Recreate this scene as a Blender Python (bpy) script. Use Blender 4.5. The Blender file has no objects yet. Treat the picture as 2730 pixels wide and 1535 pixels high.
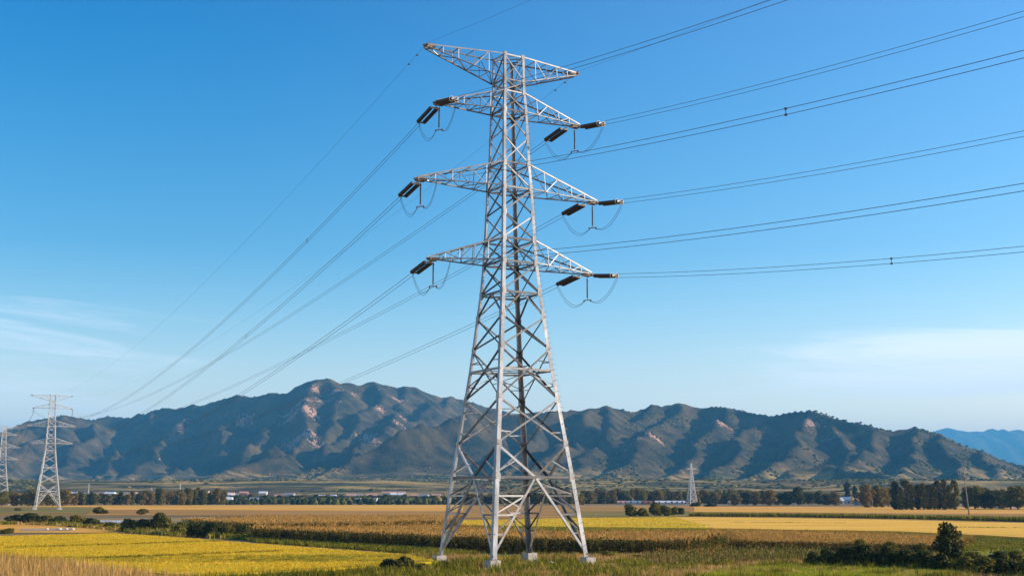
import bpy, math
import numpy as np
from math import radians as R, sin, cos, tan, pi
from mathutils import Vector, Matrix

rng = np.random.default_rng(7)
scn = bpy.context.scene
COL = scn.collection

# ------------------------------------------------------------------ camera
F, CX, CY, HC = 3195.0, 1365.0, 767.5, 7.2      # focal length in photo pixels, centre, camera height (m)
PITCH = math.atan((1318 - CY) / F)
cam = bpy.data.cameras.new("Camera"); camo = bpy.data.objects.new("Camera", cam); COL.objects.link(camo)
cam.sensor_width = 36; cam.lens = 36 * F / 2730
cam.clip_start = 0.5; cam.clip_end = 60000
camo.location = (0, 0, HC); camo.rotation_euler = (pi / 2 + PITCH, 0, 0)
scn.camera = camo

# ------------------------------------------------------------------ light
SUN_EL, SUN_AZ = 20.0, 6.0                      # elevation; azimuth measured from +X, negative is towards the camera
sd = Vector((cos(R(SUN_AZ)) * cos(R(SUN_EL)), sin(R(SUN_AZ)) * cos(R(SUN_EL)), sin(R(SUN_EL))))
sun = bpy.data.lights.new("Sun", 'SUN'); suno = bpy.data.objects.new("Sun", sun); COL.objects.link(suno)
sun.energy = 5.0; sun.angle = R(0.5); sun.color = (1.0, 0.83, 0.62)
suno.rotation_euler = sd.to_track_quat('Z', 'Y').to_euler()
scn.view_settings.view_transform = 'Standard'; scn.view_settings.look = 'None'
scn.view_settings.exposure = 0.95; scn.view_settings.gamma = 1.0
scn.cycles.max_bounces = 6; scn.cycles.transparent_max_bounces = 8; scn.cycles.volume_bounces = 0
scn.cycles.use_denoising = True

world = bpy.data.worlds.new("World"); scn.world = world; world.use_nodes = True
nt = world.node_tree; nt.nodes.clear()
def N(t, typ, **kw):
    n = t.nodes.new(typ)
    for k, v in kw.items(): setattr(n, k, v)
    return n
def math_node(t, op, a, b=None, c=None, clamp=False):
    n = N(t, 'ShaderNodeMath', operation=op, use_clamp=clamp)
    for i, s in enumerate((a, b, c)):
        if s is None: continue
        if isinstance(s, (int, float)): n.inputs[i].default_value = s
        else: t.links.new(s, n.inputs[i])
    return n.outputs[0]
def smooth(t, v, a, b):
    n = N(t, 'ShaderNodeMapRange', interpolation_type='SMOOTHSTEP')
    n.inputs[1].default_value = a; n.inputs[2].default_value = b
    t.links.new(v, n.inputs[0]); return n.outputs[0]
sky = N(nt, 'ShaderNodeTexSky', sky_type='NISHITA', sun_disc=False)
sky.sun_elevation = R(SUN_EL); sky.sun_rotation = R(90 - SUN_AZ); sky.altitude = 300
sky.air_density = 1.0; sky.dust_density = 0.6; sky.ozone_density = 3.0
hs = N(nt, 'ShaderNodeHueSaturation'); hs.inputs['Saturation'].default_value = 1.35; hs.inputs['Value'].default_value = 1.0
nt.links.new(sky.outputs[0], hs.inputs['Color'])
tc = N(nt, 'ShaderNodeTexCoord'); sep = N(nt, 'ShaderNodeSeparateXYZ'); nt.links.new(tc.outputs['Generated'], sep.inputs[0])
SX, SY, SZ = sep.outputs
hyp = math_node(nt, 'SQRT', math_node(nt, 'ADD', math_node(nt, 'MULTIPLY', SX, SX), math_node(nt, 'MULTIPLY', SY, SY)))
el = math_node(nt, 'DIVIDE', SZ, hyp)            # tangent of elevation
az = math_node(nt, 'ARCTAN2', SX, SY)            # azimuth from +Y
cmb = N(nt, 'ShaderNodeCombineXYZ')
nt.links.new(math_node(nt, 'MULTIPLY', az, 4.2), cmb.inputs[0])
nt.links.new(math_node(nt, 'MULTIPLY_ADD', az, 3.0, math_node(nt, 'MULTIPLY', el, 56.0)), cmb.inputs[1])
noi = N(nt, 'ShaderNodeTexNoise'); noi.inputs['Scale'].default_value = 1.15; noi.inputs['Detail'].default_value = 11
noi.inputs['Roughness'].default_value = 0.62; noi.inputs['Distortion'].default_value = 0.9
nt.links.new(cmb.outputs[0], noi.inputs['Vector'])
nv = noi.outputs[0]
mr = math_node(nt, 'MULTIPLY', smooth(nt, az, 0.08, 0.34), math_node(nt, 'MULTIPLY', smooth(nt, el, 0.06, 0.085), math_node(nt, 'SUBTRACT', 1.0, smooth(nt, el, 0.11, 0.15))))
ml = math_node(nt, 'MULTIPLY', math_node(nt, 'SUBTRACT', 1.0, smooth(nt, az, -0.36, -0.12)), math_node(nt, 'MULTIPLY', smooth(nt, el, 0.02, 0.05), math_node(nt, 'SUBTRACT', 1.0, smooth(nt, el, 0.135, 0.17))))
msk = math_node(nt, 'ADD', math_node(nt, 'MULTIPLY', mr, 0.50), math_node(nt, 'MULTIPLY', ml, 0.27))
thr = math_node(nt, 'SUBTRACT', 0.64, msk)
cl = N(nt, 'ShaderNodeMapRange', interpolation_type='SMOOTHSTEP')
nt.links.new(nv, cl.inputs[0]); nt.links.new(thr, cl.inputs[1]); nt.links.new(math_node(nt, 'ADD', thr, 0.32), cl.inputs[2])
clf = math_node(nt, 'MULTIPLY', cl.outputs[0], math_node(nt, 'MULTIPLY', msk, 1.6), clamp=True)
# deeper blue towards the zenith, as a very clear autumn sky
tint = N(nt, 'ShaderNodeValToRGB'); tint.color_ramp.interpolation = 'B_SPLINE'
nt.links.new(math_node(nt, 'MULTIPLY', el, 2.0), tint.inputs[0])
tint.color_ramp.interpolation = 'LINEAR'
E_ = tint.color_ramp.elements
for _ in range(3): E_.new(0.5)
for e, (p, c) in zip(E_, [(0.0, (1.75, 1.02, .62)), (.2, (1.25, .765, .54)), (.4, (.53, .545, .50)), (.78, (.07, .445, .51)), (1.0, (.05, .38, .48))]): e.position = p; e.color = (*c, 1)
mt = N(nt, 'ShaderNodeMixRGB', blend_type='MULTIPLY'); mt.inputs[0].default_value = 1
nt.links.new(hs.outputs[0], mt.inputs[1]); nt.links.new(tint.outputs[0], mt.inputs[2])
mt2 = N(nt, 'ShaderNodeMixRGB', blend_type='MULTIPLY'); mt2.inputs[0].default_value = 1; mt2.inputs[2].default_value = (2, 2, 2, 1)
nt.links.new(mt.outputs[0], mt2.inputs[1])
# the sky pales towards the sun's side
glw = N(nt, 'ShaderNodeMixRGB', blend_type='ADD'); glw.inputs[2].default_value = (1.0, 1.05, 1.1, 1)
nt.links.new(math_node(nt, 'MULTIPLY', smooth(nt, az, -0.42, 0.95), math_node(nt, 'SUBTRACT', 1.0, smooth(nt, el, 0.35, 1.1))), glw.inputs[0]); nt.links.new(mt2.outputs[0], glw.inputs[1]); mt = glw
mx = N(nt, 'ShaderNodeMixRGB'); mx.inputs[2].default_value = (8.3, 8.2, 8.7, 1)
nt.links.new(clf, mx.inputs[0]); nt.links.new(mt.outputs[0], mx.inputs[1])
bg = N(nt, 'ShaderNodeBackground'); bg.inputs[1].default_value = 0.10
wo = N(nt, 'ShaderNodeOutputWorld'); nt.links.new(mx.outputs[0], bg.inputs[0]); nt.links.new(bg.outputs[0], wo.inputs[0])

# ------------------------------------------------------------------ helpers
def ray(px, py):
    a, b = (px - CX) / F, (CY - py) / F
    return np.array([a, cos(PITCH) - b * sin(PITCH), sin(PITCH) + b * cos(PITCH)])
def on_level(px, py, z=0.0):
    d = ray(px, py); t = (z - HC) / d[2]; return np.array([d[0] * t, d[1] * t, z])
def at_depth(px, py, y):
    d = ray(px, py); t = y / d[1]; return np.array([d[0] * t, y, HC + d[2] * t])

def tag(o, label=None, cat=None, group=None, kind=None):
    for k, v in (('label', label), ('category', cat), ('group', group), ('kind', kind)):
        if v: o[k] = v
    return o
def empty(name, loc=(0, 0, 0), rz=0.0, **kw):
    o = bpy.data.objects.new(name, None); COL.objects.link(o); o.location = loc; o.rotation_euler = (0, 0, rz)
    o.empty_display_size = 0.5
    return tag(o, **kw)
def np_mesh(name, V, Fc, mats, mi=None, smooth_=False):
    """V (n,3), Fc (m,3|4) arrays"""
    me = bpy.data.meshes.new(name); V = np.asarray(V, np.float32); Fc = np.asarray(Fc, np.int32)
    k = Fc.shape[1]
    me.vertices.add(len(V)); me.vertices.foreach_set('co', V.ravel())
    me.loops.add(Fc.size); me.loops.foreach_set('vertex_index', Fc.ravel())
    me.polygons.add(len(Fc)); me.polygons.foreach_set('loop_start', np.arange(0, Fc.size, k, dtype=np.int32))
    me.polygons.foreach_set('loop_total', np.full(len(Fc), k, np.int32))
    for m in mats: me.materials.append(m)
    if mi is not None: me.polygons.foreach_set('material_index', np.asarray(mi, np.int32))
    me.polygons.foreach_set('use_smooth', np.full(len(Fc), smooth_))
    me.update(calc_edges=True); me.validate()
    return me
def add_obj(name, me, parent=None, **kw):
    o = bpy.data.objects.new(name, me); COL.objects.link(o)
    if parent: o.parent = parent
    return tag(o, **kw)
class MB:
    """collects polygons of any size, builds one mesh object"""
    def __init__(s): s.v = []; s.f = []; s.m = []
    def add(s, vs, fs, mi=0):
        b = len(s.v); s.v += [tuple(v) for v in vs]; s.f += [tuple(b + i for i in f) for f in fs]; s.m += [mi] * len(fs)
    def box(s, c, sz, rz=0.0, mi=0, taper=1.0):
        x, y, z = sz[0] / 2, sz[1] / 2, sz[2]
        cr, sr = cos(rz), sin(rz); vs = []
        for zz, k in ((0, 1), (z, taper)):
            for ax, ay in ((-x, -y), (x, -y), (x, y), (-x, y)):
                ax *= k; ay *= k
                vs.append((c[0] + ax * cr - ay * sr, c[1] + ax * sr + ay * cr, c[2] + zz))
        s.add(vs, [(0, 3, 2, 1), (4, 5, 6, 7), (0, 1, 5, 4), (1, 2, 6, 5), (2, 3, 7, 6), (3, 0, 4, 7)], mi)
    def section(s, p0, p1, e1, e2, pts, mi=0, pts1=None):
        p0, p1 = np.array(p0, float), np.array(p1, float); n = len(pts)
        pts1 = pts1 or pts
        vs = [p0 + a * e1 + b * e2 for a, b in pts] + [p1 + a * e1 + b * e2 for a, b in pts1]
        fs = [(i, (i + 1) % n, n + (i + 1) % n, n + i) for i in range(n)]
        s.add(vs, fs + [tuple(range(n))[::-1], tuple(range(n, 2 * n))], mi)
    def angle(s, p0, p1, w, nrm, off=0.0, t=0.018, flip=1, mi=0):
        """steel angle bar; nrm = outward face normal, off = distance set inwards"""
        p0, p1 = np.array(p0, float), np.array(p1, float); d = p1 - p0; d /= np.linalg.norm(d)
        nrm = np.array(nrm, float); e2 = -(nrm - d * nrm.dot(d)); e2 /= np.linalg.norm(e2); e1 = np.cross(d, e2) * flip
        o = e2 * off
        s.section(p0 + o, p1 + o, e1, e2, [(-w / 2, 0), (w / 2, 0), (w / 2, t), (-w / 2 + t, t), (-w / 2 + t, w * .8), (-w / 2, w * .8)], mi)
    def bar(s, p0, p1, w, h=None, up=(0, 0, 1), mi=0):
        h = h or w; p0, p1 = np.array(p0, float), np.array(p1, float); d = p1 - p0; d /= np.linalg.norm(d)
        e1 = np.cross(d, up)
        if np.linalg.norm(e1) < 1e-3: e1 = np.cross(d, (1, 0, 0))
        e1 /= np.linalg.norm(e1); e2 = np.cross(d, e1)
        s.section(p0, p1, e1, e2, [(-w / 2, -h / 2), (w / 2, -h / 2), (w / 2, h / 2), (-w / 2, h / 2)], mi)
    def tube(s, P, r, n=6, mi=0, rr=None):
        P = [np.array(p, float) for p in P]; ring = []
        for i, p in enumerate(P):
            d = P[min(i + 1, len(P) - 1)] - P[max(i - 1, 0)]; d /= np.linalg.norm(d)
            a = np.cross(d, (0, 0, 1))
            if np.linalg.norm(a) < 1e-3: a = np.array((1., 0, 0))
            a /= np.linalg.norm(a); b = np.cross(d, a); q = rr[i] if rr else r
            ring += [p + q * (cos(2 * pi * k / n) * a + sin(2 * pi * k / n) * b) for k in range(n)]
        fs = [(i * n + k, i * n + (k + 1) % n, (i + 1) * n + (k + 1) % n, (i + 1) * n + k) for i in range(len(P) - 1) for k in range(n)]
        s.add(ring, fs + [tuple(range(n))[::-1], tuple(range((len(P) - 1) * n, len(P) * n))], mi)
    def build(s, name, mats, parent=None, sm=False, **kw):
        me = bpy.data.meshes.new(name); me.from_pydata([tuple(map(float, v)) for v in s.v], [], s.f); me.update()
        for m in (mats if isinstance(mats, (list, tuple)) else [mats]): me.materials.append(m)
        for p, i in zip(me.polygons, s.m): p.material_index = i; p.use_smooth = sm
        return add_obj(name, me, parent, **kw)
def kids(o): return [c for c in bpy.data.objects if c.parent == o]
def copy_tree(o, parent=None, skip='-'):
    ch = kids(o); c = o.copy(); COL.objects.link(c)
    if parent: c.parent = parent
    for k in ch:
        if not k.name.startswith(skip): copy_tree(k, c)
    return c

# ------------------------------------------------------------------ materials
def mat(name, col, rough=0.8, metal=0.0, spec=0.3):
    m = bpy.data.materials.new(name); m.use_nodes = True; b = m.node_tree.nodes['Principled BSDF']
    b.inputs['Base Color'].default_value = (*col, 1); b.inputs['Roughness'].default_value = rough
    b.inputs['Metallic'].default_value = metal; b.inputs['Specular IOR Level'].default_value = spec
    return m
def noisy(name, stops, scale, rough=0.9, detail=6, bump=0.0, bscale=None, bdist=0.3, metal=0.0, stretch=None, spec=0.2, island=0.0, dist=0.0):
    m = mat(name, stops[0][1], rough, metal, spec); t = m.node_tree; b = t.nodes['Principled BSDF']
    tcn = N(t, 'ShaderNodeTexCoord'); mp = N(t, 'ShaderNodeMapping'); t.links.new(tcn.outputs['Object'], mp.inputs[0])
    if stretch: mp.inputs['Scale'].default_value = stretch
    n = N(t, 'ShaderNodeTexNoise'); n.inputs['Scale'].default_value = scale; n.inputs['Detail'].default_value = detail
    n.inputs['Roughness'].default_value = 0.6; n.inputs['Distortion'].default_value = dist
    t.links.new(mp.outputs[0], n.inputs['Vector']); fac = n.outputs[0]
    if island:
        g = N(t, 'ShaderNodeNewGeometry')
        fac = math_node(t, 'ADD', math_node(t, 'MULTIPLY', fac, 1 - island), math_node(t, 'MULTIPLY', g.outputs['Random Per Island'], island))
    cr = N(t, 'ShaderNodeValToRGB'); t.links.new(fac, cr.inputs[0])
    while len(cr.color_ramp.elements) < len(stops): cr.color_ramp.elements.new(0.5)
    for e, (p, c) in zip(cr.color_ramp.elements, stops): e.position = p; e.color = (*c, 1)
    t.links.new(cr.outputs[0], b.inputs['Base Color'])
    if bump:
        n2 = N(t, 'ShaderNodeTexNoise'); n2.inputs['Scale'].default_value = bscale or scale * 4; n2.inputs['Detail'].default_value = 5
        t.links.new(mp.outputs[0], n2.inputs['Vector'])
        bp = N(t, 'ShaderNodeBump'); bp.inputs['Strength'].default_value = bump; bp.inputs['Distance'].default_value = bdist
        t.links.new(n2.outputs[0], bp.inputs['Height']); t.links.new(bp.outputs[0], b.inputs['Normal'])
    return m
def leafy(name, c0, c1, c2, transl=0.35, nscale=0.25):
    """foliage: colour varies from leaf to leaf and clump to clump, light passes through"""
    m = noisy(name, [(0.25, c0), (0.5, c1), (0.78, c2)], nscale, rough=0.75, detail=3, island=0.55, spec=0.15)
    t = m.node_tree; b = t.nodes['Principled BSDF']; out = t.nodes['Material Output']
    tr = N(t, 'ShaderNodeBsdfTranslucent'); src = b.inputs['Base Color'].links[0].from_socket
    t.links.new(src, tr.inputs['Color']); ms = N(t, 'ShaderNodeMixShader'); ms.inputs[0].default_value = transl
    t.links.new(b.outputs[0], ms.inputs[1]); t.links.new(tr.outputs[0], ms.inputs[2]); t.links.new(ms.outputs[0], out.inputs[0])
    return m

M = {}
M['steel'] = noisy('galvanised_steel', [(0.2, (.045, .043, .045)), (0.5, (.16, .165, .18)), (0.76, (.48, .49, .51))], 1.1, rough=0.45, metal=0.35, spec=0.3, detail=8, island=0.6)  # random tone per bar; the wide spread paints in lit and shaded members
M['steel_leg'] = noisy('galvanised_leg_steel', [(0.25, (.14, .145, .155)), (0.5, (.28, .29, .31)), (0.75, (.52, .53, .55))], .8, rough=0.42, metal=0.4, spec=0.4, detail=9, stretch=(1, 1, .35))
M['steel_sunlit'] = noisy('newly_galvanised_steel', [(0.2, (.34, .34, .34)), (0.48, (.52, .52, .52)), (0.74, (.66, .66, .65))], 1.1, rough=0.5, metal=0.1, island=.5)  # paler steel for the far towers, their sunlit look put into the colour
M['steel_old'] = noisy('weathered_tip_steel', [(0.2, (.10, .08, .07)), (0.55, (.24, .20, .17)), (0.8, (.62, .42, .27))], 1.4, rough=0.6, metal=0.15, detail=8)
M['concrete'] = noisy('footing_concrete', [(0.25, (.26, .23, .20)), (0.55, (.46, .42, .38)), (0.8, (.58, .54, .50))], 2.2, bump=0.4, bscale=9, bdist=0.05)
M['porcelain'] = noisy('brown_insulator', [(0.3, (.018, .012, .010)), (0.7, (.075, .036, .022))], 3.0, rough=0.28, spec=0.5)
M['fitting'] = mat('insulator_fitting', (.42, .41, .40), .4, .4, .5)
M['wire'] = mat('conductor_aluminium', (.07, .085, .10), .6, .2, .3)
M['gwire'] = mat('ground_wire', (.10, .13, .17), .6, .2, .3)
M['white'] = noisy('white_plastic', [(0.3, (.55, .56, .58)), (0.7, (.78, .79, .8))], .7, rough=0.5)

# ------------------------------------------------------------------ noise for terrain
def vnoise(x, y, seed=0):
    xi = np.floor(x).astype(np.int64); yi = np.floor(y).astype(np.int64); fx = x - xi; fy = y - yi
    def h(a, b):
        n = (a * 374761393 + b * 668265263 + seed * 1442695041) & 0x7fffffff
        n = ((n ^ (n >> 13)) * 1274126177) & 0x7fffffff; n = (n ^ (n >> 16)) & 0xffff
        return n / 65535.0
    sx = fx * fx * fx * (fx * (fx * 6 - 15) + 10); sy = fy * fy * fy * (fy * (fy * 6 - 15) + 10)
    return (h(xi, yi) * (1 - sx) + h(xi + 1, yi) * sx) * (1 - sy) + (h(xi, yi + 1) * (1 - sx) + h(xi + 1, yi + 1) * sx) * sy
def fbm(x, y, o=5, seed=0, ridged=False):
    a, s, tot = 1.0, 0.0, 0.0
    for i in range(o):
        n = vnoise(x * 2 ** i + 17 * i, y * 2 ** i - 9 * i, seed + i)
        if ridged: n = 1 - abs(2 * n - 1)
        s = s + a * n; tot += a; a *= 0.5
    return s / tot

# ------------------------------------------------------------------ mountains
def world_poly(pts): return np.array([at_depth(px, py, d) for px, py, d in pts])
A_SIL = [(-420, 1175), (-200, 1165), (-60, 1162), (0, 1153), (69, 1126), (110, 1118), (171, 1109), (240, 1119), (265, 1117), (285, 1109), (304, 1111), (348, 1115), (367, 1104), (387, 1106), (406, 1095), (442, 1088), (470, 1093), (514, 1080), (533, 1083), (580, 1069), (630, 1054), (674, 1059), (718, 1049), (760, 1050), (786, 1033), (817, 1021), (839, 1014), (858, 1014), (876, 1010), (904, 1023), (929, 1021), (960, 1028), (994, 1019), (1029, 1028), (1060, 1034), (1075, 1031), (1103, 1033), (1128, 1043), (1159, 1055), (1181, 1060), (1199, 1057), (1221, 1065), (1246, 1070), (1296, 1084), (1327, 1094), (1400, 1108), (1520, 1130), (1700, 1150)]
C_SIL = [(1300, 1100), (1361, 1103), (1420, 1101), (1514, 1098), (1548, 1097), (1572, 1091), (1591, 1092), (1615, 1086), (1662, 1098), (1681, 1100), (1700, 1097), (1739, 1083), (1767, 1086), (1806, 1077), (1853, 1087), (1872, 1091), (1892, 1083), (1930, 1086), (1968, 1094), (2006, 1102), (2030, 1105), (2052, 1112), (2087, 1105), (2118, 1097), (2164, 1097), (2192, 1105), (2235, 1117), (2283, 1129), (2331, 1141), (2383, 1150), (2431, 1142), (2460, 1148), (2484, 1157), (2527, 1174), (2574, 1191), (2622, 1208), (2670, 1229), (2730, 1242), (2900, 1275), (3100, 1300)]
ridges = []   # (points, left slope, right slope)
def depthA(px): return 4500 + 260 * sin(px / 170.0) - (px < 300) * (300 - px) * .9
def depthC(px): return 3500 + 150 * sin(px / 140.0 + 1) - max(0, px - 1900) * .55
ridges.append((world_poly([(x, y, depthA(x)) for x, y in A_SIL]), .95, .95, 0))
ridges.append((world_poly([(x, y, depthC(x)) for x, y in C_SIL]), .92, .92, 0))
SP = [  # spurs running down towards the plain, mostly drifting left
 # big range
 [(69, 1126, 4200), (20, 1170, 3900), (-60, 1230, 3500), (-140, 1290, 3100)],
 [(171, 1109, 4430), (110, 1165, 4050), (40, 1225, 3700), (-40, 1290, 3200)],
 [(285, 1109, 4600), (235, 1165, 4200), (160, 1230, 3750), (90, 1290, 3250)],
 [(406, 1095, 4650), (380, 1140, 4350), (310, 1205, 3950), (230, 1270, 3450), (180, 1300, 3100)],
 [(514, 1080, 4500), (480, 1130, 4250), (440, 1180, 3950), (360, 1245, 3500), (300, 1290, 3150)],
 [(630, 1054, 4380), (640, 1110, 4150), (590, 1170, 3850), (520, 1230, 3500), (440, 1285, 3150)],
 [(718, 1049, 4260), (740, 1110, 4020), (690, 1180, 3700), (650, 1215, 3500)],
 [(839, 1014, 4260), (815, 1060, 4050), (800, 1110, 3850), (830, 1175, 3600), (780, 1215, 3400)],
 [(740, 1184, 3200), (768, 1210, 3050), (700, 1230, 2950), (620, 1248, 2850), (560, 1280, 2750), (500, 1300, 2600)],
 [(876, 1010, 4270), (905, 1070, 4050), (890, 1130, 3850), (860, 1190, 3600)],
 [(994, 1019, 4390), (1000, 1070, 4150), (965, 1140, 3850), (905, 1190, 3550), (850, 1235, 3250)],
 [(1075, 1031, 4500), (1060, 1085, 4250), (1040, 1140, 3850), (985, 1185, 3500), (930, 1225, 3150), (865, 1252, 2900), (800, 1270, 2750), (700, 1298, 2600)],
 [(1103, 1033, 4540), (1140, 1085, 4300), (1100, 1135, 4000), (1050, 1165, 3800)],
 [(1199, 1057, 4650), (1180, 1100, 4400), (1140, 1140, 4100)],
 # dark spur left of the tower, part of the nearer range
 [(1330, 1098, 3400), (1221, 1118, 3240), (1150, 1138, 3160), (1078, 1160, 3080), (1028, 1184, 3010), (985, 1209, 2950), (930, 1240, 2870), (898, 1257, 2820), (848, 1274, 2740), (780, 1300, 2600)],
 # nearer range on the right
 [(1430, 1101, 3450), (1440, 1150, 3200), (1420, 1200, 2950), (1380, 1250, 2700), (1330, 1290, 2450)],
 [(1572, 1091, 3400), (1540, 1150, 3150), (1480, 1210, 2850), (1420, 1265, 2550)],
 [(1615, 1086, 3500), (1640, 1120, 3350), (1600, 1170, 3100), (1530, 1230, 2800)],
 [(1739, 1083, 3620), (1700, 1130, 3400), (1620, 1190, 3100), (1540, 1255, 2750), (1480, 1295, 2500)],
 [(1806, 1077, 3640), (1790, 1136, 3380), (1735, 1160, 3200), (1691, 1176, 3050), (1650, 1225, 2800), (1600, 1262, 2600), (1540, 1295, 2400)],
 [(1930, 1086, 3560), (1935, 1130, 3350), (1880, 1190, 3100), (1800, 1245, 2800), (1740, 1285, 2500)],
 [(2052, 1112, 3400), (2000, 1160, 3150), (1940, 1215, 2850), (1870, 1270, 2500)],
 [(2164, 1097, 3300), (2125, 1150, 3080), (2095, 1190, 2850), (2060, 1235, 2600), (2000, 1275, 2350), (1930, 1300, 2200)],
 [(2192, 1105, 3270), (2230, 1160, 3050), (2250, 1215, 2800), (2230, 1260, 2500)],
 [(2331, 1141, 3150), (2310, 1190, 2900), (2260, 1240, 2600), (2190, 1285, 2300)],
 [(2431, 1142, 3100), (2440, 1190, 2900), (2420, 1235, 2600), (2370, 1280, 2300)],
 [(2484, 1157, 3060), (2530, 1200, 2850), (2560, 1225, 2700), (2560, 1262, 2450), (2540, 1290, 2200)],
 [(2622, 1208, 2950), (2660, 1245, 2700), (2680, 1280, 2450)],
 [(2130, 1245, 2350), (2230, 1237, 2400), (2330, 1262, 2250), (2400, 1290, 2050)],
]
for k, s in enumerate(SP): ridges.append((world_poly(s), 1.05, .72, 1))
GX = np.arange(-3300, 3300.1, 11.0); GY = np.arange(1500, 5600.1, 11.0)
X, Y = np.meshgrid(GX, GY)
wx = X + 90 * (fbm(X / 260, Y / 260, 3, 3) - .5); wy = Y + 90 * (fbm(X / 260, Y / 260, 3, 11) - .5)
def ridge_h(ax, ay, only_main=False, want_dist=False):
    H = np.zeros_like(ax); DM = np.full_like(ax, 1e9)
    for pts, kl, kr, typ in ridges:
        best = np.full_like(ax, -1e9)
        for a, b in zip(pts[:-1], pts[1:]):
            d = b[:2] - a[:2]; L2 = d.dot(d)
            t = np.clip(((ax - a[0]) * d[0] + (ay - a[1]) * d[1]) / L2, 0, 1)
            qx = ax - a[0] - t * d[0]; qy = ay - a[1] - t * d[1]; dist = np.sqrt(qx * qx + qy * qy)
            Z = a[2] + t * (b[2] - a[2]); k = np.where(qx > 0, kr, kl)
            h = Z * np.exp(-k * dist / np.maximum(Z, 5))
            best = np.maximum(best, h)
            if typ == 0: DM = np.minimum(DM, dist)
        # smooth union
        kk = 10.0; m = np.maximum(H, best); H = m + kk * np.log1p(np.exp(-np.abs(H - best) / kk)) * (typ == 1) * .5
    return H, DM
_, DM = ridge_h(X, Y)
w = np.clip(DM / 160, 0, 1)
H, _ = ridge_h(X * (1 - w) + wx * w, Y * (1 - w) + wy * w)
gul = fbm(X / 210 + Y / 420, Y / 520, 5, 21, ridged=True) * .75 + fbm(X / 70 + Y / 160, Y / 150, 4, 121, ridged=True) * .25
w2 = np.clip(DM / 420, 0, 1)
H = H + w * (H > 4) * np.minimum(H / 140, 1) * (.35 + .65 * np.clip((Y - 2700) / 500, 0, 1)) * (np.where(gul > .60, w2 * .75, 1) * (gul - .60) * 165 + (fbm(X / 40, Y / 40, 3, 31) - .5) * 12)
H = H + (1 - w) * (fbm(X / 28, Y / 28, 2, 41) - .5) * 7
apron = 34 * np.clip((Y - 1650) / 1500, 0, 1) ** 1.4 * (.4 + fbm(X / 420, Y / 420, 3, 51)) + 9 * fbm(X / 160, Y / 160, 3, 61) * np.clip((Y - 1550) / 500, 0, 1)
step = 5.0; ap2 = np.floor(apron / step) * step + step * np.clip((apron / step - np.floor(apron / step)) * 3 - 1, 0, 1)
H = np.maximum(H, ap2) + .15 * np.minimum(H, ap2)
H = H * np.clip((Y - 1500) / 250, 0, 1) - 1.5
V = np.stack([X, Y, H], -1).reshape(-1, 3)
ny, nx = X.shape; idx = np.arange(ny * nx).reshape(ny, nx)
Q = np.stack([idx[:-1, :-1], idx[:-1, 1:], idx[1:, 1:], idx[1:, :-1]], -1).reshape(-1, 4)

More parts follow.
